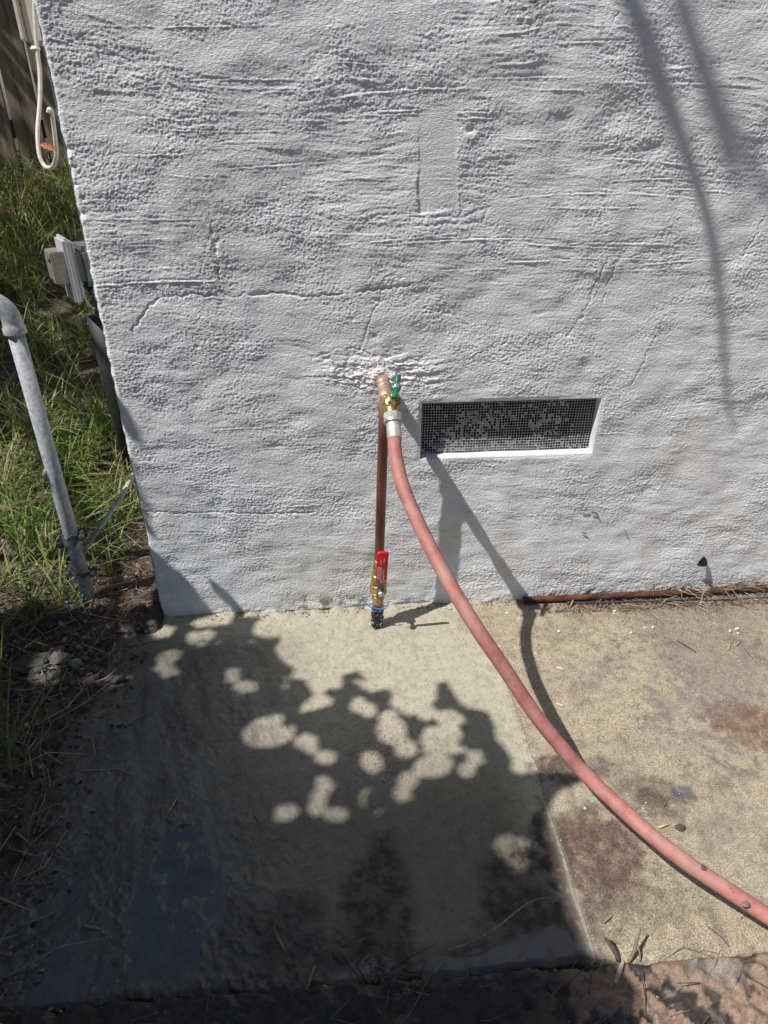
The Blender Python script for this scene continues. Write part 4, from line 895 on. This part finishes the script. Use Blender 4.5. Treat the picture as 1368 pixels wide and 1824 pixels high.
for k, (px, py, sx_, sy_, sz_, lab) in enumerate(((62, 1185, .040, .030, .012, 'flat grey cement lump on the mud, leftmost of its group'), (108, 1180, .026, .020, .016, 'pitted grey cement lump in the middle of the mud patch'), (137, 1186, .013, .012, .013, 'pale pointed cement lump right of the pitted one'), (88, 1210, .030, .014, .008, 'long low cement crust below the flat lump'), (170, 1196, .016, .010, .008, 'small cement lump nearest the slab among the clods'), (220, 1122, .028, .014, .007, 'crumbly cement crust beside the building corner'), (205, 1214, .024, .010, .010, 'dark crust lifting at the muddy slab edge'))):
    P = onsoil(px, py) if px < 200 else G(px, py, .002); bm = bmesh.new(); bmesh.ops.create_icosphere(bm, subdivisions=3, radius=1)
    for v in bm.verts:
        q = v.co.copy(); v.co = Vector((q.x*sx_, q.y*sy_, q.z*sz_))*(1+.45*mn.noise(q*1.4+Vector((k*4.1, 0, 0)))+.22*mn.noise(q*4+Vector((0, k*3.3, 0))))
    bm.verts.index_update(); mb = MB(); g_ = [.055, .085, .20, .06, .08, .16, .035][k]; mb.add([v.co+Vector(P)+Vector((0, 0, sz_*.4)) for v in bm.verts], [[v.index for v in f.verts] for f in bm.faces], (g_, g_*.94, g_*.85)); bm.free()
    tag(mb.build('cement_clod', M['litter'], smooth=False), lab, 'clod', 'cement lumps on the mud')
# ------------------------------------------------------------------ loose stuff nobody could count
def flakes(name, label, cat, spots, matn, size, cols, h0=.004, tilt=.5, thick=.25):
    V = []; F = []; C = []
    for (x, y, z) in spots:
        s = rng.uniform(*size); n = 5; ph = rng.uniform(0, 6.28); c = cols[rng.integers(len(cols))]; k = rng.uniform(.7, 1.25); tx, ty = rng.uniform(-tilt, tilt, 2); o = len(V)
        rr_ = rng.uniform(.6, 1.1, n); as_ = rng.uniform(.45, 1)
        for lay in (0, 1):
            for i in range(n):
                t = ph+2*math.pi*i/n; dx = math.cos(t)*s*.5*rr_[i]*(1-.25*lay); dy = math.sin(t)*s*.5*rr_[i]*as_*(1-.25*lay)
                V.append((x+dx, y+dy, z+h0*0+dx*tx+dy*ty+s*thick*lay)); C.append((c[0]*k, c[1]*k, c[2]*k))
        F.append([o+n+i for i in range(n)]); F += [[o+i, o+(i+1) % n, o+n+(i+1) % n, o+n+i] for i in range(n)]
    mb = MB(); mb.v = V; mb.f = [tuple(f) for f in F]; mb.c = C
    o = mb.build(name, M[matn], smooth=False); return tag(o, label, cat, kind='stuff')
sp = []
while len(sp) < 9500:
    x = rng.uniform(-1.55, -.46); y = rng.uniform(-.95, 1.2)
    if y < -.06 and x > -.52+.06*rng.normal(): continue
    if rng.random() > (.95 if y < .35 else .4): continue
    sp.append((x, y, max(sz(x, y), 0 if (x > -.56 and y > -.87 and y < 0) else -1)+.001))
flakes('leaf_litter', 'brown leaf litter, bark bits and crumbs over the soil left of the slab', 'litter', sp, 'litter', (.004, .017), [(.07, .045, .03), (.045, .03, .022), (.14, .095, .065), (.20, .15, .11), (.03, .022, .018), (.28, .21, .16)], tilt=.9, thick=.16)
sp = [];
for k in range(170):
    px = rng.normal(125, 50); py = rng.normal(1175, 38); P = G(px, py, 0); 
    if P[0] < -.50: sp.append((P[0], P[1], sz(P[0], P[1])+.001))
flakes('wall_foot_grit', 'mortar crumbs and dirt where the wall meets the slab', 'grit', [(rng.uniform(-.42, .46), -abs(rng.normal())*.012-.001, .001) for k in range(520)], 'litter', (.0018, .006), [(.34, .32, .27), (.22, .20, .17), (.5, .48, .43), (.12, .10, .08), (.30, .28, .23)], tilt=.5, thick=.5)
flakes('mud_crumbs', 'grey cement crumbs and clods on the mud left of the slab', 'clods', sp, 'litter', (.005, .020), [(.07, .065, .058), (.10, .09, .08), (.045, .04, .035), (.18, .165, .15)], tilt=.6, thick=.45)
sp = []
for k in range(3600):
    x = rng.uniform(.36, 1.2); y = -.86+.85*rng.random()**.7
    if rng.random() > (1 if y > -.35 else .55): continue
    sp.append((x, y, .0005))
for k in range(500):
    x = rng.uniform(-.4, .36); y = rng.uniform(-.5, -.005); sp.append((x, y, .0005))
flakes('grit', 'fine pale and dark grit scattered over the concrete', 'grit', sp, 'stone', (.0010, .0028), [(.60, .55, .46), (.5, .44, .34), (.12, .10, .08), (.08, .06, .05), (.36, .31, .24)], tilt=.2, thick=.5)
sp = []  # pink flecks stand in for sun glints on wet ripples
for k in range(520):
    px = rng.normal(672, 26)+rng.choice([-20, 0, 0, 28]); py = rng.normal(1335, 42); P = G(px, py); sp.append((P[0], P[1], .0012))
flakes('glint_flecks', 'fine pinkish flecks imitating sun glints on the wet slab below the tap', 'flecks', sp, 'stone', (.0014, .0034), [(.62, .36, .36), (.7, .5, .48), (.75, .62, .6), (.4, .2, .2)], tilt=.3, thick=.4)
flakes('front_litter', 'brown crumbs and leaf bits over the dried mud before the slab', 'litter', [(rng.uniform(-.55, 1.0), rng.uniform(-1.02, -.868), -.004) for k in range(1500)], 'litter', (.003, .012), [(.16, .11, .08), (.08, .055, .04), (.24, .18, .13), (.05, .038, .03), (.32, .26, .20)], tilt=.5, thick=.25)
# straw and twigs
def straws(name, label, spots, rad, cols, Ls, up=.3):
    mb = MB()
    for (x, y, z) in spots:
        L = rng.uniform(*Ls); a = rng.uniform(0, 6.28); c = np.array(cols[rng.integers(len(cols))])*rng.uniform(.6, 1.3); e = rng.uniform(-.05, up)
        A = Vector((x, y, z+rad)); d = Vector((math.cos(a), math.sin(a), e))*L; s = Vector((-d.y, d.x, 0))*rng.uniform(-.25, .25)
        r = rad*rng.uniform(.5, 1.3); mb.tube([A, A+d*.5+s, A+d], [r, r*.9, r*.4], 4, col=tuple(c))
    return tag(mb.build(name, M['straw'], smooth=False), label, 'straw', kind='stuff')
sp = []
for k in range(330):
    x = 1.16-.6*rng.random()**1.6; y = rng.uniform(-.062, -.024); sp.append((x, y, .001))
for k in range(90): x = rng.uniform(.8, 1.2); sp.append((x, rng.uniform(-.03, -.01), .022))
straws('wall_foot_straw', 'tangled dry straw and twigs lying along the rusty pipe', sp, .0009, [(.20, .14, .09), (.34, .25, .16), (.12, .07, .05), (.42, .34, .22)], (.015, .07), .25)
flakes('wall_foot_crumbs', 'brown crumbs and bark between rusty pipe and dark rod', 'litter', [(rng.uniform(.50, 1.18), rng.uniform(-.062, -.026), .001) for k in range(900)], 'litter', (.002, .009), [(.10, .06, .045), (.20, .13, .10), (.30, .22, .18), (.05, .035, .03)], tilt=.7, thick=.3)
sp = []
while len(sp) < 1500:
    x = rng.uniform(-1.5, -.47); y = rng.uniform(-.95, .5)
    if y < -.06 and x > -.50: continue
    if y > .1 and rng.random() < .6: continue
    sp.append((x, y, max(sz(x, y), 0 if (x > -.56 and y > -.87 and y < 0) else -1)+.002))
straws('dead_grass', 'dead grass stems and twigs lying on the soil left of the slab', sp, .0012, [(.14, .10, .07), (.24, .19, .13), (.07, .05, .04), (.34, .28, .19)], (.03, .16), .25)
sp = [(*G(rng.normal(665, 22), rng.normal(1740, 35))[:2], -.004) for k in range(60)]+[(rng.uniform(-.5, .95), rng.uniform(-.97, -.868), -.004) for k in range(230)]
straws('front_edge_twigs', 'dark dry grass tufts along the front edge of the slab', sp, .0009, [(.10, .075, .055), (.18, .14, .10), (.05, .04, .03)], (.02, .08), .5)

# ------------------------------------------------------------------ grass
gv = []; gf = []; gc = []
def blade(x, y, z, L, az, lean, w, col):
    n = 5; o = len(gv); d = np.array([math.cos(az), math.sin(az)]); s = np.array([-d[1], d[0]]); fold = .35
    for i in range(n+1):
        t = i/n; r = L*(t*lean*.55+lean*.75*t*t); hgt = L*(t-.42*lean*t*t); ww = w*.5*(1-t**2.2)*(.65+.7*t if t < .5 else 1)
        p = np.array([x+d[0]*r, y+d[1]*r, z+hgt])
        gv.append((p[0]-s[0]*ww, p[1]-s[1]*ww, p[2]+ww*fold)); gv.append((p[0], p[1], p[2])); gv.append((p[0]+s[0]*ww, p[1]+s[1]*ww, p[2]+ww*fold)); gc.extend([col]*3)
    for i in range(n):
        a = o+i*3; gf.append((a, a+1, a+4, a+3)); gf.append((a+1, a+2, a+5, a+4))
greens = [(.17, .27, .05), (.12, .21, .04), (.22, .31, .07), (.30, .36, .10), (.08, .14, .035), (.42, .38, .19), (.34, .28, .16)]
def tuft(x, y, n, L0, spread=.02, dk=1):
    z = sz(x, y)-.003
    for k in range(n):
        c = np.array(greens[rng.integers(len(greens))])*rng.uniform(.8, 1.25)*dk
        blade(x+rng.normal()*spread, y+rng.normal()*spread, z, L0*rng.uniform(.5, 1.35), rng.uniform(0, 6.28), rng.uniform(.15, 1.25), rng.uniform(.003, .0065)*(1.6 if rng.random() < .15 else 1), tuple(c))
cnt = 0
while cnt < 900:
    x = rng.uniform(-2.4, -.475); y = rng.uniform(.03, 3.0); n_ = float(perlin(np.array(x/.35), np.array(y/.35), 140))
    dens = .55+n_
    if .85 < y < 1.25 and x < -.95: dens *= .35
    if y > 1.4: dens += .35
    if x > -.56 and y < .2: dens *= .6
    if rng.random() > dens: continue
    tuft(x, y, int(rng.integers(7, 15)), rng.uniform(.11, .25) if y < 1.5 else rng.uniform(.14, .28), .018); cnt += 1
for px, py, k, L in ((205, 850, 12, .2), (180, 830, 12, .22), (160, 880, 14, .2), (230, 860, 9, .2), (120, 900, 12, .18), (60, 850, 14, .22), (20, 830, 14, .24), (190, 930, 14, .16), (215, 940, 12, .14), (100, 850, 10, .2), (10, 1390, 9, .22), (30, 1420, 7, .2), (0, 1470, 8, .2), (-30, 1400, 14, .25), (60, 1120, 9, .13), (20, 1150, 8, .14), (5, 1210, 8, .12), (0, 1050, 10, .16), (40, 1060, 8, .12), (100, 1000, 10, .1), (60, 980, 12, .14), (20, 960, 12, .16), (185, 1030, 8, .10), (150, 1085, 6, .08), (215, 1000, 9, .11), (90, 940, 12, .15), (200, 960, 12, .12), (230, 930, 8, .14), (175, 990, 10, .12), (0, 900, 12, .2), (45, 890, 12, .2), (240, 880, 8, .12), (220, 900, 8, .14), (200, 900, 10, .15), (30, 1510, 6, .16)):
    P = G(px, py); tuft(P[0], P[1], k*2 if py < 1250 else k, L*(.8 if py > 1250 else 1), .018, .55 if py > 1100 else 1)  # shade put into the blade colour of the nearer tufts
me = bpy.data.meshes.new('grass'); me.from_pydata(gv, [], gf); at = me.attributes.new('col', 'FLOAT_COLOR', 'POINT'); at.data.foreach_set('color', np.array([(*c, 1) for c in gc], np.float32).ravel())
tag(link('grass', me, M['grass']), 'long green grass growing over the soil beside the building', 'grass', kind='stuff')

# ------------------------------------------------------------------ the tree whose crown shades the left side
tree = thing('shade_tree', 'leafy tree standing in the side yard, shading the slab', 'tree', (-2.9, 1.2, .1))
SH = [(-900, 1824+700), (-900, 200), (110, 200), (160, 500), (203, 700), (240, 745), (266, 798), (262, 801), (245, 797), (246, 830), (253, 880), (257, 910), (278, 966), (262, 956), (270, 978), (300, 1006), (335, 1030), (352, 1058), (385, 1100),
      (336, 1106), (352, 1116), (408, 1108), (412, 1098), (440, 1094), (470, 1096), (462, 1106), (448, 1118), (455, 1131), (498, 1131), (500, 1142), (491, 1155), (504, 1177), (526, 1190), (520, 1206), (546, 1210), (557, 1232), (568, 1237), (586, 1224), (607, 1220), (606, 1200), (637, 1192), (652, 1206), (649, 1224),
      (663, 1232), (678, 1226), (692, 1221), (700, 1235), (696, 1254), (718, 1268), (729, 1272), (747, 1265), (773, 1246), (776, 1213), (795, 1210), (813, 1239), (828, 1257), (868, 1264), (879, 1283), (886, 1316), (905, 1338), (914, 1355), (905, 1378), (955, 1372), (1000, 1372), (1030, 1378), (1040, 1392), (1000, 1408), (985, 1425), (975, 1450), (972, 1480), (985, 1520), (1000, 1600), (1040, 1690), (1100, 1710), (1140, 1760), (1140, 1824), (1180, 2524)]
HL = [(436, 1222, 15, 5, 0), (413, 1204, 6, 6, 0), (502, 1211, 6, 5, 0), (559, 1252, 20, 6, -25), (579, 1248, 6, 5, 0), (458, 1299, 24, 12, -35), (480, 1312, 38, 13, -10), (491, 1281, 8, 7, 0), (535, 1294, 12, 6, 20), (543, 1319, 15, 6, -10), (552, 1330, 8, 7, 0), (579, 1348, 13, 8, 0), (511, 1348, 8, 6, 0),
      (574, 1393, 9, 7, 0), (566, 1418, 8, 7, 0), (592, 1412, 8, 7, 0), (508, 1447, 16, 11, -20), (564, 1438, 10, 9, 0), (597, 1450, 15, 7, 0), (656, 1420, 9, 13, 20), (681, 1454, 8, 8, 0), (636, 1219, 6, 5, 0), (638, 1256, 9, 8, 0), (656, 1264, 8, 8, 0), (638, 1288, 8, 8, 0), (661, 1356, 11, 17, -25),
      (696, 1299, 20, 20, 0), (690, 1276, 13, 7, -20), (722, 1332, 13, 12, 0), (758, 1268, 13, 8, 0), (798, 1279, 20, 10, 10), (797, 1308, 20, 14, 0), (765, 1312, 11, 16, 20), (790, 1334, 36, 4, 0), (770, 1363, 30, 15, -10), (846, 1348, 9, 9, 0), (725, 1389, 12, 11, 0), (715, 1412, 9, 9, 0), (830, 1370, 10, 9, 0),
      (289, 1124, 13, 5, -15), (298, 1168, 16, 7, -20), (290, 1186, 12, 5, -10), (300, 1197, 9, 5, -10), (343, 1135, 7, 6, 0), (367, 1130, 7, 5, 0), (402, 1138, 9, 4, 0), (413, 1192, 6, 6, 0), (340, 1196, 6, 6, 0), (307, 1278, 8, 6, -20), (271, 1304, 6, 4, 0), (185, 1318, 5, 4, 0), (225, 1379, 7, 7, 0), (332, 1391, 8, 6, 0), (397, 1307, 6, 6, 0), (137, 1434, 9, 8, 0),
      (190, 1212, 24, 7, 0), (233, 1212, 5, 5, 0), (220, 1122, 14, 6, 20), (92, 1206, 14, 7, 0), (110, 1178, 10, 9, 0), (138, 1185, 7, 8, 0), (900, 1506, 14, 16, 0), (927, 1507, 11, 10, 0), (921, 1530, 12, 15, 0), (922, 1560, 9, 9, 0), (943, 1492, 10, 4, 0), (250, 935, 3, 12, -20), (283, 1040, 5, 12, -30),
      (30, 930, 34, 26, 0), (85, 890, 36, 26, 0), (165, 850, 40, 30, 0), (205, 925, 40, 38, 0), (60, 960, 40, 24, 0), (185, 1050, 20, 8, 0), (15, 850, 30, 30, 0), (120, 1000, 30, 10, 0), (225, 1035, 14, 20, 0), (150, 950, 22, 20, 0), (200, 1000, 26, 16, 0), (60, 1000, 40, 14, 0), (100, 1050, 36, 12, 0), (20, 1070, 20, 16, 0), (130, 830, 20, 14, 0), (225, 800, 10, 14, 0), (60, 850, 26, 12, 0), (30, 780, 30, 12, 0), (110, 700, 12, 6, 0), (30, 330, 30, 20, 0), (60, 640, 14, 6, 0), (150, 1010, 20, 10, 0), (30, 880, 16, 10, 0), (235, 970, 12, 20, 0)]
RS = 2; OX, OY = -900, 200; MW, MH = (1300-OX)//RS, (2524-OY)//RS
pxg, pyg = np.meshgrid(OX+RS*np.arange(MW), OY+RS*np.arange(MH), indexing='ij')
SP = [(0, 0)]
mask = inpoly(pxg.astype(float), pyg.astype(float), SH)
spike = inpoly(pxg.astype(float), pyg.astype(float), [(372, 1030), (388, 1042), (425, 1075), (448, 1096), (400, 1100), (405, 1080), (380, 1050)]); mask |= spike
for cx, cy, rx, ry, an in HL:
    a = math.radians(an); dx = pxg-cx; dy = pyg-cy; u = dx*math.cos(a)+dy*math.sin(a); v = -dx*math.sin(a)+dy*math.cos(a)
    mask &= ~((u/(rx*1.0+3.6))**2+(v/(ry*1.0+3.4))**2 < 1)
nn = perlin(pxg/42., pyg/26., 150)+.5*perlin(pxg/16., pyg/12., 151); mask &= ~((pxg > -260) & (pxg < 200+(pyg-700)*.225) & (pyg > 785) & (pyg < 1085) & (nn > -.30))
mask |= inpoly(pxg.astype(float), pyg.astype(float), SH[4:20]+[(340, 1100), (290, 1100)]) & (nn > 9)
def land(P):
    """where the sunlight through the points P (n,3) lands"""
    with np.errstate(divide='ignore', invalid='ignore'):
        tg = P[:, 2]/-SL[2]; tw = -P[:, 1]/SL[1]
    zw = P[:, 2]+SL[2]*tw; xw = P[:, 0]+SL[0]*tw; onw = (tw > 0) & (zw > 0) & (xw > XC)
    t = np.where(onw, tw, tg); Q = P+SL*t[:, None]; Q[(tw > 0) & (zw > 0) & (xw <= XC) & (Q[:, 0] > XC)] = (-5., 0, 0); return Q, onw     # the rest falls on the side wall
def ok(Q):
    px, py = proj(Q); i = ((px-OX)/RS).astype(int); j = ((py-OY)/RS).astype(int)
    inb = (i >= 0) & (i < MW) & (j >= 0) & (j < MH); offl = (px < OX) | ((py > 2500) & (px < 1000)); i = np.clip(i, 0, MW-1); j = np.clip(j, 0, MH-1)
    return np.where(inb, mask[i, j], offl), i, j, inb
e1 = np.cross(SL, [0, 0, 1.]); e1 /= np.linalg.norm(e1); e2 = np.cross(SL, e1)
NCAND = 90000
gx = rng.uniform(-1.75, .75, NCAND); gy = rng.uniform(-1.45, .0, NCAND)
k2 = rng.random(NCAND) < .32; gx[k2] = rng.uniform(-2.3, -.40, k2.sum()); gy[k2] = rng.uniform(-.1, 2.6, k2.sum())
k3 = rng.random(NCAND) < .12; k3 &= ~k2
BASE = np.stack([gx, gy, np.zeros(NCAND)], -1); BASE[k3, 0] = rng.uniform(XC, -.25, k3.sum()); BASE[k3, 1] = 0; BASE[k3, 2] = rng.uniform(0, .62, k3.sum())
k4 = k2; BASE[k4, 2] = soil_z(BASE[k4, 0], BASE[k4, 1])
TT = rng.uniform(1.7, 2.15, NCAND); TT[k3] = rng.uniform(.95, 1.5, k3.sum())
CEN = BASE-SL*TT[:, None]
LV = []; LF = []; cover = np.zeros((MW, MH), np.int16); nleaf = 0
SZ = rng.choice([.036, .028, .020, .013, .008], NCAND, p=[.14, .16, .18, .22, .30]); order = np.argsort(-SZ)
ring = np.array([(math.cos(t), math.sin(t)) for t in np.linspace(0, 2*math.pi, 9)[:-1]])
rads = SZ
best = np.zeros(NCAND, bool)
for r in (.036, .028, .020, .013, .008):
    s_ = np.where(SZ == r)[0]; pts = CEN[s_][:, None, :]+r*.93*(ring[:, 0:1]*e1+ring[:, 1:2]*e2)[None]
    pts = np.concatenate([pts, CEN[s_][:, None, :]], 1); Q, onw = land(pts.reshape(-1, 3)); o_, _, _, _ = ok(Q); best[s_] = o_.reshape(len(s_), 9).all(1)
Qc, _ = land(CEN); _, CI, CJ, INB = ok(Qc); PX_, PY_ = proj(Qc)
for k in order:
    if not best[k]: continue
    r = SZ[k]; i, j = CI[k], CJ[k]
    if INB[k]:
        if cover[i, j] >= (2 if r > .015 else 1): continue
        dd = max(.3, float((Qc[k]-CAM)@FW)); w_ = max(1, int(r*FPX/dd/RS*.75)); hh = max(1, int(w_*.7))
        cover[max(0, i-w_):i+w_, max(0, j-hh):j+hh] += 1
    elif rng.random() < .5: continue
    nleaf += 1
    n_ = SL+rng.normal(size=3)*.22; n_ /= np.linalg.norm(n_); a_ = rng.uniform(0, 6.28); u = e1*math.cos(a_)+e2*math.sin(a_); u = u-n_*(u@n_); u /= np.linalg.norm(u); v = np.cross(n_, u)
    o = len(LV); c = CEN[k]
    for (uu, vv, ww) in ((-1, 0, 0), (-.55, .62, .12), (.1, .80, .16), (.62, .52, .1), (1, 0, -.05), (.62, -.52, .1), (.1, -.80, .16), (-.55, -.62, .12), (0, 0, 0)):
        LV.append(c+r*(uu*u+vv*v+ww*n_))
    LF += [(o+8, o+0, o+1), (o+8, o+1, o+2), (o+8, o+2, o+3), (o+8, o+3, o+4), (o+8, o+4, o+5), (o+8, o+5, o+6), (o+8, o+6, o+7), (o+8, o+7, o+0)]
def add_leaf(c, r, tilt=.22):
    n_ = SL+rng.normal(size=3)*tilt; n_ /= np.linalg.norm(n_); a_ = rng.uniform(0, 6.28); u = e1*math.cos(a_)+e2*math.sin(a_); u = u-n_*(u@n_); u /= np.linalg.norm(u); v = np.cross(n_, u); o = len(LV)
    for (uu, vv, ww) in ((-1, 0, 0), (-.55, .66, .12), (.1, .85, .16), (.62, .56, .1), (1, 0, -.05), (.62, -.56, .1), (.1, -.85, .16), (-.55, -.66, .12), (0, 0, 0)): LV.append(c+r*(uu*u+vv*v+ww*n_))
    for q_ in range(8): LF.append((o+8, o+q_, o+(q_+1) % 8))
def mark(q, r):
    x_, y_ = proj(q[None]); i, j = int((x_[0]-OX)/RS), int((y_[0]-OY)/RS); w_ = max(1, int(r*FPX/max(.3, float((q-CAM)@FW))/RS*.8)); hh = max(1, int(w_*.75)); cover[max(0, i-w_):i+w_+1, max(0, j-hh):j+hh+1] += 1
for r in (.022, .014, .010, .007, .0048):      # small leaves close the gaps that the light should not pass
    I, J = np.where(mask & (cover == 0)); PXc = OX+RS*I; PYc = OY+RS*J; vis = (PXc > 120) & (PXc < 1150) & (PYc > 1100) & (PYc < 1860); I, J, PXc, PYc = I[vis], J[vis], PXc[vis], PYc[vis]
    if len(I) == 0: break
    rv = FW[None]+(PXc[:, None]-684)/FPX*RT[None]-(PYc[:, None]-912)/FPX*UP[None]; Q0 = CAM+rv*(-CAM[2]/rv[:, 2])[:, None]; Q0[:, 2] = 0
    c_ = Q0-SL*rng.uniform(1.7, 2.1, len(I))[:, None]; pts = np.concatenate([c_[:, None, :]+r*.92*(ring[:, 0:1]*e1+ring[:, 1:2]*e2)[None], c_[:, None, :]], 1)
    Qp, _ = land(pts.reshape(-1, 3)); g_ = ok(Qp)[0].reshape(len(I), 9).all(1)
    for k in rng.permutation(np.where(g_)[0]):
        if cover[I[k], J[k]]: continue
        add_leaf(c_[k], r*1.05); mark(Q0[k], r*.9)
for r in (.012, .008, .006):            # low leaves shading the wall beside the corner
    I, J = np.where(mask & (cover == 0)); PXc = OX+RS*I; PYc = OY+RS*J
    rv = FW[None]+(PXc[:, None]-684)/FPX*RT[None]-(PYc[:, None]-912)/FPX*UP[None]; Q0 = CAM+rv*((-CAM[1])/rv[:, 1])[:, None]
    vis = (Q0[:, 0] > XC-.01) & (Q0[:, 0] < -.2) & (Q0[:, 2] > 0) & (Q0[:, 2] < .62) & (PXc > 180); I, J, Q0 = I[vis], J[vis], Q0[vis]
    if len(I) == 0: break
    c_ = Q0-SL*rng.uniform(.95, 1.3, len(I))[:, None]; pts = np.concatenate([c_[:, None, :]+r*.7*(ring[:, 0:1]*e1+ring[:, 1:2]*e2)[None], c_[:, None, :]], 1)
    Qp, _ = land(pts.reshape(-1, 3)); g_ = ok(Qp)[0].reshape(len(I), 9).all(1)
    for k in rng.permutation(np.where(g_)[0]):
        if cover[I[k], J[k]]: continue
        add_leaf(c_[k], r*1.15, .12); w_ = max(1, int(r*FPX/1.5/RS*1.1)); cover[max(0, I[k]-w_):I[k]+w_+1, max(0, J[k]-2*w_):J[k]+2*w_+1] += 1
for k in range(3000):      # the far part of the crown, over the side yard
    x, y = rng.uniform(-3.6, -.62), rng.uniform(.22, 3.3)
    Q0 = np.array([x, y, float(soil_z(np.array(x), np.array(y)))]); pq = proj(Q0)
    if pq[0] > -60 and pq[1] > 790 or (rng.random() < .12): continue
    c = Q0-SL*rng.uniform(2.0, 3.3); L1, w1 = land(c[None]+np.array([[0, 0, 0], [.05, -.05, 0], [-.05, -.05, 0]]))
    if w1.any(): continue
    r = rng.uniform(.03, .055); n_ = SL+rng.normal(size=3)*.3; n_ /= np.linalg.norm(n_); a_ = rng.uniform(0, 6.28); u = e1*math.cos(a_)+e2*math.sin(a_); u = u-n_*(u@n_); u /= np.linalg.norm(u); v = np.cross(n_, u); o = len(LV)
    for (uu, vv, ww) in ((-1, 0, 0), (-.55, .62, .12), (.1, .80, .16), (.62, .52, .1), (1, 0, -.05), (.62, -.52, .1), (.1, -.80, .16), (-.55, -.62, .12), (0, 0, 0)): LV.append(c+r*(uu*u+vv*v+ww*n_))
    LF += [(o+8, o+q_, o+(q_+1) % 8) for q_ in range(8)]
# more crown above, straight up the sun's own line so its shade stays where it is
print('leaves', nleaf)
LVa = np.array(LV).reshape(-1, 9, 3); cc = LVa[:, 8]                    # the post stands in a gap of the foliage
tp = ((PX-cc[:, 0])*SL[0]+(.062-cc[:, 1])*SL[1])/(SL[0]**2+SL[1]**2); dq = np.hypot(cc[:, 0]+tp*SL[0]-PX, cc[:, 1]+tp*SL[1]-.062); zq = cc[:, 2]+tp*SL[2]
keep = ~((dq < .055) & (zq > .36) & (zq < .9) & (tp > 0)) & ~((dq < .03) & (zq > .13) & (zq < .19))
LVa = LVa[keep]; LV = LVa.reshape(-1, 3); LF = [(o*9+8, o*9+q_, o*9+(q_+1) % 8) for o in range(len(LVa)) for q_ in range(8)]
me = mesh_np('crown', np.array(LV), np.array(LF)); under(link('crown', me, M['leaf'], smooth=False), tree)
mb = MB(); mb.tube(spline([(-2.9, 1.2, 0), (-2.92, 1.15, .8), (-2.85, 1.1, 1.7), (-2.95, 1.15, 2.6), (-2.8, 1.2, 3.6), (-2.5, 1.25, 4.6), (-2.1, 1.2, 5.3)], 6), list(np.linspace(.13, .05, 37)), 14)
under(mb.build('trunk', M['bark']), tree)
mb = MB()
def limb(P, r0, r1): Q = spline(P, 6); mb.tube(Q, list(np.linspace(r0, r1, len(Q))), 8)
limb([(-2.9, 1.15, 2.0), (-2.6, .6, 2.5), (-2.4, -.1, 2.7), (-2.2, -.7, 2.75), (-2.1, -1.1, 2.6)], .05, .008)
limb([(-2.9, 1.15, 2.5), (-2.5, .8, 2.8), (-2.2, .3, 2.9), (-1.95, -.3, 2.7)], .04, .006)
under(mb.build('limb', M['bark']), tree)
# two drooping branches far above, whose soft shadows cross the upper right of the wall
def shadow_limb(pix, ts, r0, r1, tail):
    P = [np.array(Wl(*p))-SL*t for p, t in zip(pix, ts)]+tail
    mb = MB(); Q = spline(P, 8); mb.tube(Q, list(np.linspace(r0, r1, len(Q))), 10); under(mb.build('drooping_branch', M['bark']), tree)
shadow_limb([(1300, 745), (1290, 640), (1282, 520), (1268, 420), (1240, 320), (1203, 215), (1165, 100), (1125, 0), (1080, -130)], [2.3, 2.4, 2.5, 2.6, 2.65, 2.7, 2.75, 2.8, 3.0], .005, .024, [np.array((-1.15, .05, 3.9)), np.array((-1.6, .7, 4.6)), np.array((-2.2, 1.15, 4.9))])
shadow_limb([(1380, 360), (1345, 300), (1310, 245), (1283, 185), (1255, 120), (1225, 50), (1200, -40)], [3.2, 3.25, 3.3, 3.35, 3.4, 3.5, 3.6], .008, .018, [np.array((-1.4, .1, 4.4)), np.array((-1.8, .8, 4.9)), np.array((-2.2, 1.15, 5.0))])
